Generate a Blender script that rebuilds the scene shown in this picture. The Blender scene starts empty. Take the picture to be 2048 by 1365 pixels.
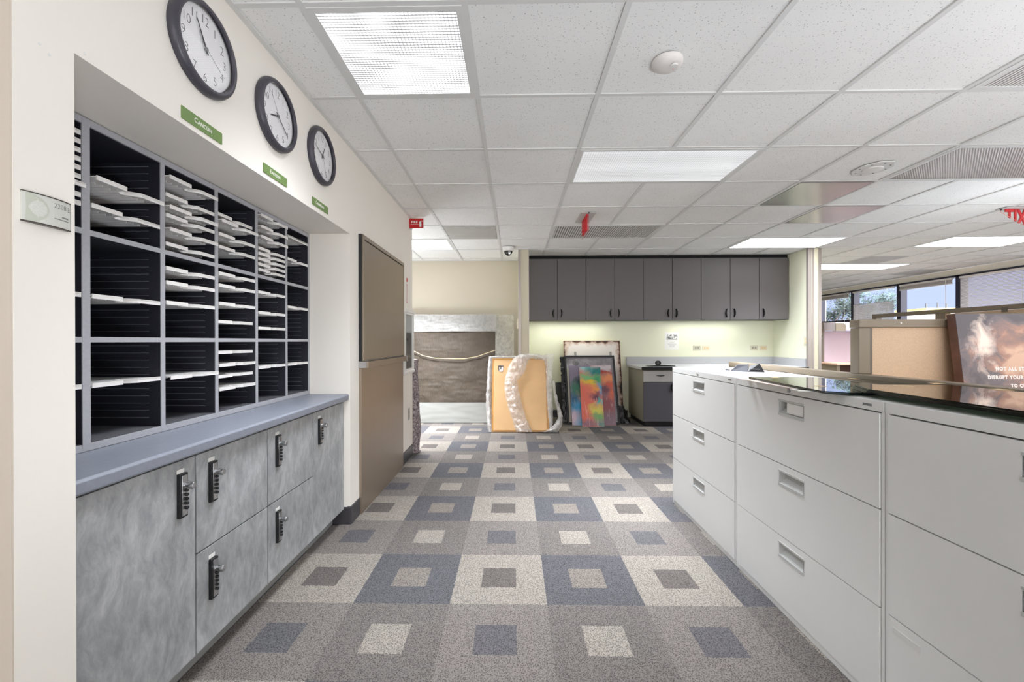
import bpy, math, random
from mathutils import Vector, Matrix, noise as mnoise
R = math.radians
random.seed(7)
scene = bpy.context.scene
COL = scene.collection

# ------------------------------------------------------------------ camera, world, exposure
CEIL = 2.433
EYE = 1.18
cam_d = bpy.data.cameras.new('camera')
cam = bpy.data.objects.new('camera', cam_d); COL.objects.link(cam)
cam_d.sensor_width = 36.0; cam_d.sensor_fit = 'HORIZONTAL'
cam_d.lens = 854.75 / 2048 * 36.0
cam_d.shift_x = 11.648 / 2048; cam_d.shift_y = 1.72 / 2048
cam_d.clip_start = 0.05
YAW, PIT, ROL = 0.0176, -0.0018, -0.0019
Ym = Matrix(((math.cos(YAW), math.sin(YAW), 0), (-math.sin(YAW), math.cos(YAW), 0), (0, 0, 1)))
Pm = Matrix(((1, 0, 0), (0, math.cos(PIT), math.sin(PIT)), (0, -math.sin(PIT), math.cos(PIT))))
Qm = Matrix(((math.cos(ROL), 0, math.sin(ROL)), (0, 1, 0), (-math.sin(ROL), 0, math.cos(ROL))))
RR = Qm @ Pm @ Ym                      # rows: camera right, forward, up in the room
cm = Matrix.Identity(4)
for i in range(3):
    cm[i][0] = RR[0][i]; cm[i][1] = RR[2][i]; cm[i][2] = -RR[1][i]
cm[2][3] = EYE
cam.matrix_world = cm
scene.camera = cam

world = bpy.data.worlds.new('sky'); scene.world = world
world.use_nodes = True
bg = world.node_tree.nodes['Background']
# hazy sky: pale blue ahead, with a white glow added behind the camera to brighten the room
_wt = world.node_tree; _tc = _wt.nodes.new('ShaderNodeTexCoord'); _sp = _wt.nodes.new('ShaderNodeSeparateXYZ')
_wt.links.new(_tc.outputs['Generated'], _sp.inputs[0])
_mr = _wt.nodes.new('ShaderNodeMapRange'); _mr.interpolation_type = 'SMOOTHSTEP'
_wt.links.new(_sp.outputs[1], _mr.inputs[0])
SKYFILL = 7.0
for _k, _v in ((1, 0.35), (2, -0.45), (3, 0.0), (4, 1.0)): _mr.inputs[_k].default_value = _v
_mc = _wt.nodes.new('ShaderNodeMix'); _mc.data_type = 'RGBA'; _wt.links.new(_mr.outputs[0], _mc.inputs[0])
_mc.inputs[6].default_value = (0.50, 0.59, 0.90, 1); _mc.inputs[7].default_value = (SKYFILL, SKYFILL * 0.99, SKYFILL * 0.97, 1)
_wt.links.new(_mc.outputs[2], bg.inputs[0])

scene.view_settings.view_transform = 'Standard'
scene.view_settings.look = 'None'
scene.view_settings.exposure = 0.40
scene.view_settings.gamma = 1.0
scene.view_settings.use_curve_mapping = False
scene.cycles.use_denoising = True
scene.cycles.max_bounces = 10
scene.cycles.diffuse_bounces = 6
scene.cycles.transparent_max_bounces = 16
scene.cycles.sample_clamp_indirect = 6.0
scene.cycles.caustics_reflective = False
scene.cycles.caustics_refractive = False

LAMP = 1.8
def area_lamp(x, y, sx, sy, power, z=CEIL - 0.012, col=(0.91, 0.97, 1.04), spread=180):
    d = bpy.data.lights.new('area_light', 'AREA'); d.shape = 'RECTANGLE'
    d.size = sx; d.size_y = sy; d.energy = power * LAMP; d.color = col
    d.spread = R(spread)
    o = bpy.data.objects.new('area_light', d); o.location = (x, y, z); COL.objects.link(o)
    return o
# unseen lamps added at ceiling height behind and beside the camera for fill
area_lamp(-0.1, -2.4, 1.15, 0.55, 2)
area_lamp(1.95, -1.4, 1.15, 0.55, 3)
area_lamp(4.4, 0.2, 1.15, 0.55, 10)
area_lamp(5.6, -2.2, 1.15, 0.55, 13)
area_lamp(0.5, -5.4, 1.15, 0.55, 4)
area_lamp(4.0, -5.4, 1.15, 0.55, 4)

# unseen fill lamps added out of view to brighten the ceiling from below
def fill_uplight(x, y, power, z=1.75, size=0.7):
    d = bpy.data.lights.new('ceiling_fill', 'AREA'); d.shape = 'DISK'; d.size = size; d.energy = power; d.color = (0.90, 0.97, 1.05)
    o = bpy.data.objects.new('ceiling_fill', d); o.location = (x, y, z); o.rotation_euler = (math.pi, 0, 0); COL.objects.link(o)
fill_uplight(1.0, -0.9, 54, 0.4)
fill_uplight(2.9, 0.7, 21, 1.05)
fill_uplight(-2.0, 5.4, 20, 0.9)
fill_uplight(5.2, 2.6, 10, 1.2)
fill_uplight(4.3, 3.3, 9, 1.2)

# ------------------------------------------------------------------ helpers
def lin(c):
    out = []
    for v in c[:3]:
        v = v / 255.0
        out.append(v / 12.92 if v <= 0.04045 else ((v + 0.055) / 1.055) ** 2.4)
    return (out[0], out[1], out[2], 1.0)

class NT:
    def __init__(s, m):
        s.t = m.node_tree; s.n = s.t.nodes; s.l = s.t.links
    def new(s, kind, **kw):
        n = s.n.new(kind)
        for k, v in kw.items(): setattr(n, k, v)
        return n
    def put(s, sock, v):
        if hasattr(v, 'is_linked') or isinstance(v, bpy.types.NodeSocket): s.l.new(v, sock)
        else: sock.default_value = v
    def math(s, op, a, b=None, c=None, clamp=False):
        n = s.new('ShaderNodeMath', operation=op); n.use_clamp = clamp
        s.put(n.inputs[0], a)
        if b is not None: s.put(n.inputs[1], b)
        if c is not None: s.put(n.inputs[2], c)
        return n.outputs[0]
    def mix(s, f, a, b, blend='MIX'):
        n = s.new('ShaderNodeMix', data_type='RGBA', blend_type=blend)
        s.put(n.inputs[0], f); s.put(n.inputs[6], a); s.put(n.inputs[7], b)
        return n.outputs[2]
    def coords(s, kind='Object'):
        return s.new('ShaderNodeTexCoord').outputs[kind]
    def scaled(s, vec, sc):
        n = s.new('ShaderNodeMapping'); s.l.new(vec, n.inputs[0])
        n.inputs['Scale'].default_value = sc if isinstance(sc, tuple) else (sc, sc, sc)
        return n.outputs[0]
    def noise(s, vec, scale, detail=2.0, rough=0.5, dist=0.0, col=False):
        n = s.new('ShaderNodeTexNoise'); s.l.new(vec, n.inputs['Vector'])
        n.inputs['Scale'].default_value = scale; n.inputs['Detail'].default_value = detail
        n.inputs['Roughness'].default_value = rough; n.inputs['Distortion'].default_value = dist
        return n.outputs[1 if col else 0]
    def voro(s, vec, scale, out='Distance', feature='F1', rnd=1.0):
        n = s.new('ShaderNodeTexVoronoi', feature=feature); s.l.new(vec, n.inputs['Vector'])
        n.inputs['Scale'].default_value = scale; n.inputs['Randomness'].default_value = rnd
        return n.outputs[out]
    def ramp(s, f, stops, interp='LINEAR'):
        n = s.new('ShaderNodeValToRGB'); s.l.new(f, n.inputs[0]); n.color_ramp.interpolation = interp
        e = n.color_ramp.elements
        while len(e) < len(stops): e.new(0.5)
        for k, (p, c) in enumerate(stops):
            e[k].position = p; e[k].color = c if len(c) == 4 else (*c, 1)
        return n.outputs[0]
    def xyz(s, vec):
        n = s.new('ShaderNodeSeparateXYZ'); s.l.new(vec, n.inputs[0]); return n.outputs
    def bump(s, h, strength=0.3, dist=0.002):
        n = s.new('ShaderNodeBump'); s.l.new(h, n.inputs['Height'])
        n.inputs['Strength'].default_value = strength; n.inputs['Distance'].default_value = dist
        return n.outputs[0]

MATS = {}
def raw(name):
    m = bpy.data.materials.new(name); m.use_nodes = True
    t = NT(m); b = t.n['Principled BSDF']
    return m, t, b
def mat(name, c, rough=0.5, metal=0.0, var=0.0, vscale=8.0, bump=0.0, bscale=300.0, bdist=0.001, spec=0.5):
    """plain paint, laminate, plastic or metal with a little procedural mottling"""
    if name in MATS: return MATS[name]
    m, t, b = raw(name)
    b.inputs['Roughness'].default_value = rough; b.inputs['Metallic'].default_value = metal
    b.inputs['Specular IOR Level'].default_value = spec
    co = t.coords('Object')
    base = lin(c)
    if var > 0:
        f = t.noise(co, vscale, 3.0)
        lo = tuple(v * (1 - var) for v in base[:3]) + (1,); hi = tuple(min(1, v * (1 + var)) for v in base[:3]) + (1,)
        t.l.new(t.ramp(f, [(0.3, lo), (0.7, hi)]), b.inputs['Base Color'])
    else:
        b.inputs['Base Color'].default_value = base
    if bump > 0:
        t.l.new(t.bump(t.noise(co, bscale, 2.0), bump, bdist), b.inputs['Normal'])
    MATS[name] = m
    return m

class MB:
    """collects geometry for ONE mesh object"""
    def __init__(s): s.v = []; s.f = []; s.m = []; s.sm = []
    def add(s, vs, fs, mi=0, smooth=False):
        o = len(s.v); s.v += [tuple(p) for p in vs]
        for f in fs:
            s.f.append([i + o for i in f]); s.m.append(mi); s.sm.append(smooth)
        return s
    def box(s, x0, x1, y0, y1, z0, z1, mi=0):
        if x0 > x1: x0, x1 = x1, x0
        if y0 > y1: y0, y1 = y1, y0
        if z0 > z1: z0, z1 = z1, z0
        v = [(x0, y0, z0), (x1, y0, z0), (x1, y1, z0), (x0, y1, z0), (x0, y0, z1), (x1, y0, z1), (x1, y1, z1), (x0, y1, z1)]
        return s.add(v, [(0, 3, 2, 1), (4, 5, 6, 7), (0, 1, 5, 4), (1, 2, 6, 5), (2, 3, 7, 6), (3, 0, 4, 7)], mi)
    def prism(s, poly, axis, a0, a1, mi=0, smooth=False):
        n = len(poly)
        def P(p, a):
            return (a, p[0], p[1]) if axis == 'x' else (p[0], a, p[1]) if axis == 'y' else (p[0], p[1], a)
        v = [P(p, a0) for p in poly] + [P(p, a1) for p in poly]
        area = sum(poly[i][0] * poly[(i + 1) % n][1] - poly[(i + 1) % n][0] * poly[i][1] for i in range(n))
        flip = (area > 0) == (axis == 'y')
        if a1 < a0: flip = not flip
        fs = [tuple(range(n))[::-1], tuple(range(n, 2 * n))]
        if flip: fs = [f[::-1] for f in fs]
        s.add(v, fs, mi)
        o = len(s.v) - 2 * n
        for i in range(n):
            j = (i + 1) % n
            q = [i, j, n + j, n + i]
            if flip: q = q[::-1]
            s.f.append([k + o for k in q]); s.m.append(mi); s.sm.append(smooth)
        return s
    def tube(s, pts, r, seg=8, mi=0, cap=True):
        pts = [Vector(p) for p in pts]; rings = []
        up = Vector((0.13, 0.31, 0.94)).normalized()
        rr = r if isinstance(r, (list, tuple)) else [r] * len(pts)
        vs = []
        for i, p in enumerate(pts):
            d = (pts[min(i + 1, len(pts) - 1)] - pts[max(i - 1, 0)]).normalized()
            a = d.cross(up)
            if a.length < 1e-4: a = d.cross(Vector((1, 0, 0)))
            a.normalize(); b = d.cross(a).normalized()
            for k in range(seg):
                t = 2 * math.pi * k / seg
                vs.append(p + rr[i] * (math.cos(t) * a + math.sin(t) * b))
        fs = []
        for i in range(len(pts) - 1):
            for k in range(seg):
                k2 = (k + 1) % seg
                fs.append((i * seg + k, i * seg + k2, (i + 1) * seg + k2, (i + 1) * seg + k))
        s.add(vs, fs, mi, True)
        if cap:
            s.add(vs[:seg], [tuple(range(seg))[::-1]], mi); s.add(vs[-seg:], [tuple(range(seg))], mi)
        return s
    def lathe(s, prof, axis, c, seg=48, mi=0, a0=0.0, a1=2 * math.pi):
        """prof = [(radius, height along axis)]"""
        full = abs(a1 - a0 - 2 * math.pi) < 1e-6
        n = seg if full else seg + 1
        vs = []
        for r, h in prof:
            for k in range(n):
                t = a0 + (a1 - a0) * k / seg
                u, w = r * math.cos(t), r * math.sin(t)
                if axis == 'x': vs.append((c[0] + h, c[1] + u, c[2] + w))
                elif axis == 'y': vs.append((c[0] + u, c[1] + h, c[2] + w))
                else: vs.append((c[0] + u, c[1] + w, c[2] + h))
        fs = []
        for i in range(len(prof) - 1):
            for k in range(seg):
                k2 = (k + 1) % n
                q = (i * n + k, i * n + k2, (i + 1) * n + k2, (i + 1) * n + k)
                fs.append(q if axis != 'y' else q[::-1])
        return s.add(vs, fs, mi, True)
    def surf(s, fn, nu, nv, mi=0, smooth=True):
        vs = [fn(i / nu, j / nv) for j in range(nv + 1) for i in range(nu + 1)]
        fs = [(j * (nu + 1) + i, j * (nu + 1) + i + 1, (j + 1) * (nu + 1) + i + 1, (j + 1) * (nu + 1) + i) for j in range(nv) for i in range(nu)]
        return s.add(vs, fs, mi, smooth)
    def build(s, name, mats, parent=None, world=True, bevel=0.0, solid=0.0, flat=False):
        off = Vector((0, 0, 0))
        if parent is not None and world:
            r = parent
            while r is not None:
                off += Vector(r.location); r = r.parent
        elif parent is None and world and s.v:
            lo = [min(p[i] for p in s.v) for i in range(3)]; hi = [max(p[i] for p in s.v) for i in range(3)]
            off = Vector(((lo[0] + hi[0]) / 2, (lo[1] + hi[1]) / 2, lo[2]))
        me = bpy.data.meshes.new(name)
        me.from_pydata([tuple(Vector(p) - off) for p in s.v], [], s.f)
        if not isinstance(mats, (list, tuple)): mats = [mats]
        for m in mats: me.materials.append(m)
        for p, mi, sm in zip(me.polygons, s.m, s.sm):
            p.material_index = mi; p.use_smooth = sm
        me.update()
        if any(s.sm): me.set_sharp_from_angle(angle=R(40))
        o = bpy.data.objects.new(name, me); COL.objects.link(o)
        if parent is not None: o.parent = parent
        elif world: o.location = off
        if solid:
            md = o.modifiers.new('thickness', 'SOLIDIFY'); md.thickness = solid; md.offset = 0
        if bevel:
            md = o.modifiers.new('edge', 'BEVEL'); md.width = bevel; md.segments = 2; md.limit_method = 'ANGLE'; md.angle_limit = R(40)
        return o

def tag(o, label, cat, group=None, kind=None):
    o['label'] = label; o['category'] = cat
    if group: o['group'] = group
    if kind: o['kind'] = kind
    return o
def thing(name, label, cat, loc=(0, 0, 0), rot=(0, 0, 0), group=None):
    o = bpy.data.objects.new(name, None); COL.objects.link(o)
    o.empty_display_size = 0.05
    o.location = loc; o.rotation_euler = rot
    return tag(o, label, cat, group)
def struct(name, mb, mats, parent=None, **kw):
    o = mb.build(name, mats, parent, **kw)
    if parent is None: o['kind'] = 'structure'
    return o
def dup(root, loc, label, group=None):
    r = root.copy(); COL.objects.link(r); r.location = loc; r['label'] = label
    if group: r['group'] = group
    for ch in list(root.children):
        c = ch.copy(); COL.objects.link(c); c.parent = r
        for g in list(ch.children):
            d = g.copy(); COL.objects.link(d); d.parent = c
    return r

def text_into(mb, body, size, place, mi=0, align='CENTER', ext=0.0004, sx=1.0, spacing=1.0, shear=0.0, offset=0.0):
    """adds flat lettering; place(x, y, z) maps letter space to the room"""
    cu = bpy.data.curves.new('lettering', 'FONT'); cu.body = body; cu.size = size; cu.align_x = align
    cu.align_y = 'CENTER'; cu.extrude = ext; cu.space_character = spacing; cu.shear = shear; cu.offset = offset
    cu.resolution_u = 4
    o = bpy.data.objects.new('lettering', cu); COL.objects.link(o)
    bpy.context.view_layer.update()
    me = bpy.data.meshes.new_from_object(o.evaluated_get(bpy.context.evaluated_depsgraph_get()))
    vs = [place(v.co.x * sx, v.co.y, v.co.z) for v in me.vertices]
    mb.add(vs, [tuple(p.vertices) for p in me.polygons], mi)
    bpy.data.objects.remove(o); bpy.data.curves.remove(cu); bpy.data.meshes.remove(me)

# ------------------------------------------------------------------ materials
WALL = mat('cream wall paint', (238, 232, 223), 0.75, var=0.015, vscale=1.5, bump=0.15, bscale=500, bdist=0.0006)
BEIGE = mat('beige wall paint', (202, 193, 175), 0.8, var=0.015, vscale=1.5, bump=0.15, bscale=500, bdist=0.0006)
GREEN = mat('pale green wall paint', (232, 232, 208), 0.7, var=0.015, vscale=1.5, bump=0.15, bscale=500, bdist=0.0006)
BASEB = mat('charcoal vinyl base', (66, 64, 68), 0.35)
TBAR = mat('white ceiling grid paint', (220, 219, 217), 0.5)
WHITE = mat('white plastic', (228, 226, 222), 0.45)
BLACK = mat('black plastic', (22, 22, 25), 0.4)
GAPSHADE = mat('painted gap shade', (12, 12, 14), 0.9)  # near-black colour stands in for the shade inside gaps
CHROME = mat('satin chrome', (190, 190, 192), 0.28, 1.0)
FILE = mat('light grey enamel', (231, 230, 228), 0.42, var=0.01, vscale=3)
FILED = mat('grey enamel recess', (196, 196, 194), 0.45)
CTOP = mat('blue grey laminate', (134, 138, 149), 0.4, var=0.05, vscale=60)
SORT = mat('grey sorter edge', (168, 168, 173), 0.5, var=0.05, vscale=90)
SORTD = mat('charcoal sorter panel', (34, 34, 44), 0.65, var=0.25, vscale=160)
SORTF = mat('grey speckled sorter floor', (84, 84, 88), 0.8, var=0.3, vscale=220)
RUNN = mat('grey runner strip', (122, 124, 134), 0.35)
def acrylic():
    m = bpy.data.materials.new('frosted white acrylic'); m.use_nodes = True; t = NT(m)
    b = t.n['Principled BSDF']; out = t.n['Material Output']
    co = t.coords('Object')
    t.l.new(t.ramp(t.noise(co, 30, 2.0), [(0.3, lin((240, 236, 233))), (0.7, lin((248, 246, 244)))]), b.inputs['Base Color']); b.inputs['Roughness'].default_value = 0.3
    tl = t.new('ShaderNodeBsdfTranslucent'); tl.inputs[0].default_value = lin((250, 246, 243))
    mx = t.new('ShaderNodeMixShader'); mx.inputs[0].default_value = 0.10; t.l.new(b.outputs[0], mx.inputs[1]); t.l.new(tl.outputs[0], mx.inputs[2]); t.l.new(mx.outputs[0], out.inputs[0])
    return m
TRAY = acrylic()
UPCAB = mat('dark grey laminate', (91, 86, 86), 0.5, var=0.09, vscale=140)
TAUPE = mat('taupe metal', (134, 121, 103), 0.45)
TAUPED = mat('dark taupe metal', (104, 94, 84), 0.45)
TRIMM = mat('mauve grey metal trim', (158, 148, 142), 0.35, 0.3)
TAN = mat('kraft board', (230, 187, 136), 0.7, var=0.05, vscale=4)
TAND = mat('amber kraft edge', (220, 165, 98), 0.6, var=0.05, vscale=20)
TAPE = mat('tan paper tape', (226, 196, 150), 0.6)
PAPER = mat('white paper', (238, 236, 232), 0.7)
INK = mat('grey ink', (70, 70, 72), 0.7)
RED = mat('red sign enamel', (186, 16, 26), 0.35)
REDL = mat('red lettering', (212, 20, 34), 0.4)
SIGNW = mat('white lettering', (240, 236, 232), 0.5)
GPLATE = mat('moss green plate', (112, 138, 78), 0.45, var=0.04, vscale=20)
GREYP = mat('grey metal ceiling panel', (176, 175, 173), 0.35, 0.0, var=0.06, vscale=4)
ROPE = mat('jute cord', (208, 190, 156), 0.85, bump=0.4, bscale=400)
STEEL = mat('dark steel', (90, 92, 94), 0.35, 0.8)

def carpet():
    m, t, b = raw('checked carpet tile')
    co = t.coords('Object'); X, Y, Z = t.xyz(co)
    wob = t.noise(co, 120, 1.0)
    wob = t.math('MULTIPLY', t.math('SUBTRACT', wob, 0.5), 0.012)
    u = t.math('DIVIDE', t.math('ADD', t.math('ADD', X, 0.2896), wob), 0.4368)
    v = t.math('DIVIDE', t.math('ADD', t.math('SUBTRACT', Y, 3.2402), wob), 0.4427)
    pu = t.math('FLOORED_MODULO', t.math('FLOOR', u), 2.0); pv = t.math('FLOORED_MODULO', t.math('FLOOR', v), 2.0)
    fu = t.math('FRACT', u); fv = t.math('FRACT', v)
    def inn(f): return t.math('MULTIPLY', t.math('GREATER_THAN', f, 0.30), t.math('LESS_THAN', f, 0.685))
    inner = t.math('MULTIPLY', inn(fu), inn(fv))
    def pick(a, c, p): return t.mix(p, lin(a), lin(c))
    # odd rows: light / blue cells, even rows: grey / brown-grey cells
    outer = t.mix(pv, pick((168, 161, 157), (152, 146, 143), pu), pick((203, 195, 185), (124, 125, 132), pu))
    inn_c = t.mix(pv, pick((130, 130, 135), (204, 196, 186), pu), pick((138, 131, 128), (176, 167, 160), pu))
    c = t.mix(inner, outer, inn_c)
    patch = t.voro(t.scaled(co, (4.58, 4.52, 1)), 1.0, 'Color')
    pr = t.xyz(patch)
    c = t.mix(0.10, c, t.mix(pr[0], lin((176, 160, 158)), lin((160, 164, 158))))
    n1 = t.noise(co, 200, 3.0, 0.7)
    n2 = t.voro(co, 210)
    loop = t.math('ADD', t.math('MULTIPLY', n1, 0.7), t.math('MULTIPLY', n2, 0.5))
    sp = t.ramp(loop, [(0.36, (0.077, 0.072, 0.075)), (0.66, (0.565, 0.55, 0.535))])
    n = t.new('ShaderNodeMix', data_type='RGBA', blend_type='MULTIPLY'); n.inputs[0].default_value = 1.0
    t.l.new(c, n.inputs[6]); t.l.new(sp, n.inputs[7])
    t.l.new(n.outputs[2], b.inputs['Base Color'])
    b.inputs['Roughness'].default_value = 0.95; b.inputs['Specular IOR Level'].default_value = 0.1
    t.l.new(t.bump(loop, 0.7, 0.004), b.inputs['Normal'])
    return m
def tile():
    m, t, b = raw('fissured ceiling tile')
    co = t.coords('Object')
    w = t.noise(co, 70, 2.0, col=True)
    vm = t.new('ShaderNodeVectorMath', operation='MULTIPLY_ADD'); t.l.new(w, vm.inputs[0])
    vm.inputs[1].default_value = (0.014, 0.014, 0.0); t.l.new(co, vm.inputs[2])
    flat = t.new('ShaderNodeVectorMath', operation='MULTIPLY'); t.l.new(vm.outputs[0], flat.inputs[0]); flat.inputs[1].default_value = (1, 1, 0)
    v1 = t.new('ShaderNodeTexVoronoi', feature='F1'); t.l.new(flat.outputs[0], v1.inputs['Vector']); v1.inputs['Scale'].default_value = 112
    thr = t.math('MULTIPLY', t.xyz(v1.outputs['Color'])[0], 0.27)
    s1 = t.math('LESS_THAN', v1.outputs['Distance'], thr)
    v2 = t.new('ShaderNodeTexVoronoi', feature='F1'); t.l.new(flat.outputs[0], v2.inputs['Vector']); v2.inputs['Scale'].default_value = 240
    thr2 = t.math('MULTIPLY', t.xyz(v2.outputs['Color'])[1], 0.20)
    s2 = t.math('LESS_THAN', v2.outputs['Distance'], thr2)
    s = t.math('MAXIMUM', s1, t.math('MULTIPLY', s2, 0.7))
    base = t.ramp(t.noise(co, 3.0, 2.0), [(0.3, lin((241, 240, 238))), (0.7, lin((245, 244, 242)))])
    c = t.mix(t.math('MULTIPLY', s, 0.6), base, lin((120, 118, 114)))
    t.l.new(c, b.inputs['Base Color']); b.inputs['Roughness'].default_value = 0.9; b.inputs['Specular IOR Level'].default_value = 0.1
    return m
def mottled():
    m, t, b = raw('brushed mottled grey laminate')
    co = t.coords('Object')
    w = t.noise(co, 7.0, 3.0, col=True)
    vm = t.new('ShaderNodeVectorMath', operation='MULTIPLY_ADD'); t.l.new(w, vm.inputs[0]); vm.inputs[1].default_value = (0.10, 0.10, 0.10); t.l.new(co, vm.inputs[2])
    mp = t.new('ShaderNodeMapping'); t.l.new(vm.outputs[0], mp.inputs[0]); mp.inputs['Rotation'].default_value = (R(35), 0, 0); mp.inputs['Scale'].default_value = (1, 2.0, 0.75)
    a = t.math('ADD', t.math('MULTIPLY', t.noise(mp.outputs[0], 15.0, 6.0, 0.68, 0.12), 0.6), t.math('MULTIPLY', t.noise(co, 4.5, 3.0), 0.4))
    c = t.ramp(a, [(0.34, lin((128, 130, 131))), (0.50, lin((158, 159, 160))), (0.66, lin((188, 189, 190)))])
    t.l.new(c, b.inputs['Base Color']); b.inputs['Roughness'].default_value = 0.42
    return m
def lens(name, hi, lo, pitch=0.0145, band=0.0):
    m, t, b = raw(name)
    co = t.coords('Object'); X, Y, Z = t.xyz(co)
    def line(a, w):
        f = t.math('FRACT', t.math('DIVIDE', a, pitch)); return t.math('LESS_THAN', t.math('ABSOLUTE', t.math('SUBTRACT', f, 0.5)), w)
    g = t.math('MAXIMUM', t.math('MULTIPLY', line(X, 0.15), 0.8), line(Y, 0.19))
    k = t.math('ADD', t.math('MULTIPLY', t.noise(co, 5.0, 2.0), 0.9), 0.5)
    g = t.math('MULTIPLY', g, k, clamp=True)
    st = t.math('ADD', t.math('MULTIPLY', g, lo - hi), hi)
    if band:
        bd = t.math('ADD', t.math('MULTIPLY', t.math('COSINE', t.math('MULTIPLY', Y, 2 * math.pi / 0.28)), band), 1.0)
        st = t.math('MULTIPLY', st, bd)
    b.inputs['Base Color'].default_value = (0.12, 0.12, 0.12, 1); b.inputs['Roughness'].default_value = 0.3
    b.inputs['Emission Color'].default_value = (0.97, 0.975, 1.0, 1)
    t.l.new(st, b.inputs['Emission Strength'])
    return m
def dead_lens():
    m, t, b = raw('unlit prismatic lens')
    co = t.coords('Object'); X, Y, Z = t.xyz(co)
    a = t.math('SINE', t.math('MULTIPLY', X, 2 * math.pi / 0.018)); c = t.math('SINE', t.math('MULTIPLY', Y, 2 * math.pi / 0.018))
    p = t.math('MULTIPLY', a, c)
    col = t.ramp(t.math('ADD', t.math('MULTIPLY', p, 0.5), 0.5), [(0.2, lin((110, 104, 100))), (0.75, lin((196, 190, 186)))])
    t.l.new(col, b.inputs['Base Color']); b.inputs['Roughness'].default_value = 0.22; b.inputs['Metallic'].default_value = 0.35
    t.l.new(t.bump(p, 0.6, 0.003), b.inputs['Normal'])
    return m
def clear(name, tint=(1, 1, 1), ior=1.5, rough=0.0, alpha=1.0):
    """thin pane: transparent with a mirror reflection that grows at grazing angles"""
    m = bpy.data.materials.new(name); m.use_nodes = True; t = NT(m)
    out = t.n['Material Output']; t.n.remove(t.n['Principled BSDF'])
    tr = t.new('ShaderNodeBsdfTransparent'); tr.inputs[0].default_value = (*tint, 1)
    gl = t.new('ShaderNodeBsdfAnisotropic'); gl.inputs['Color'].default_value = (1, 1, 1, 1); gl.inputs['Roughness'].default_value = rough
    fr = t.new('ShaderNodeFresnel')
    bf = t.new('ShaderNodeNewGeometry').outputs['Backfacing']
    t.l.new(t.math('ADD', t.math('MULTIPLY', bf, 1.0 / ior - ior), ior), fr.inputs[0])
    mx = t.new('ShaderNodeMixShader'); t.l.new(fr.outputs[0], mx.inputs[0]); t.l.new(tr.outputs[0], mx.inputs[1]); t.l.new(gl.outputs[0], mx.inputs[2])
    t.l.new(mx.outputs[0], out.inputs[0])
    return m
def film(name, col, cover, bscale=90, bump=0.3, rough=0.25, bdist=0.004, gloss=0.16):
    """cloudy plastic film: part see-through, part milky and glossy"""
    m = bpy.data.materials.new(name); m.use_nodes = True; t = NT(m)
    out = t.n['Material Output']; t.n.remove(t.n['Principled BSDF'])
    co = t.coords('Object')
    h = t.math('ADD', t.math('MULTIPLY', t.voro(co, bscale), 0.5), t.math('MULTIPLY', t.noise(t.scaled(co, (1.0, 1.0, 0.55)), 26, 4.0, 0.6, 1.0), 2.2))
    nb = t.bump(h, bump, bdist)
    df = t.new('ShaderNodeBsdfDiffuse'); df.inputs[0].default_value = lin(col); t.l.new(nb, df.inputs['Normal'])
    tl = t.new('ShaderNodeBsdfTranslucent'); tl.inputs[0].default_value = lin(col)
    mk = t.new('ShaderNodeMixShader'); mk.inputs[0].default_value = 0.4; t.l.new(df.outputs[0], mk.inputs[1]); t.l.new(tl.outputs[0], mk.inputs[2])
    gl = t.new('ShaderNodeBsdfAnisotropic'); gl.inputs['Roughness'].default_value = rough; gl.inputs['Color'].default_value = (1, 1, 1, 1); t.l.new(nb, gl.inputs['Normal'])
    g2 = t.new('ShaderNodeMixShader'); g2.inputs[0].default_value = gloss; t.l.new(mk.outputs[0], g2.inputs[1]); t.l.new(gl.outputs[0], g2.inputs[2])
    tr = t.new('ShaderNodeBsdfTransparent')
    a = t.math('ADD', t.math('MULTIPLY', t.noise(t.scaled(co, (1.0, 1.0, 0.6)), 20, 4.0, 0.65, 1.2), 0.9), cover - 0.45, clamp=True)
    mx = t.new('ShaderNodeMixShader'); t.l.new(a, mx.inputs[0]); t.l.new(tr.outputs[0], mx.inputs[1]); t.l.new(g2.outputs[0], mx.inputs[2])
    t.l.new(mx.outputs[0], out.inputs[0])
    return m
CARPET = carpet(); TILE = tile(); MOTTLE = mottled(); DEAD = dead_lens()
LENS_A = lens('lit prismatic lens bright', 2.3, 0.20, 0.0150)
LENS_B = lens('lit prismatic lens soft', 0.62, 0.36, 0.0165, 0.06)
LENS_C = lens('lit prismatic lens distant', 5.5, 1.2, 0.02, 0.1)
GLASS = clear('thin window glass', (0.97, 0.98, 1.0), 1.35)
COVER = clear('clock cover glass', (1, 1, 1), 1.28)
SHEET = clear('dark green sheet glass', (0.62, 0.66, 0.62), 2.1)
SHEETE = mat('dark glass edge', (18, 26, 26), 0.12)
ACRYL = clear('clear sign acrylic', (0.97, 0.99, 0.98), 1.3)
BUBBLE = film('bubble wrap', (250, 246, 243), 0.60, 120, 1.0, 0.14, 0.008, 0.34)
POLY = film('cloudy poly film', (232, 232, 228), 0.46, 4, 0.06, 0.4, 0.003, 0.06)
POLYW = film('white poly film', (204, 202, 198), 0.94, 8, 0.25, 0.45, 0.004, 0.05)
FABRIC = mat('beige panel fabric', (210, 183, 154), 0.9, var=0.09, vscale=260, bump=0.2, bscale=700)
FABRICL = mat('lilac panel fabric', (198, 184, 198), 0.9, var=0.03, vscale=60)

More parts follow.
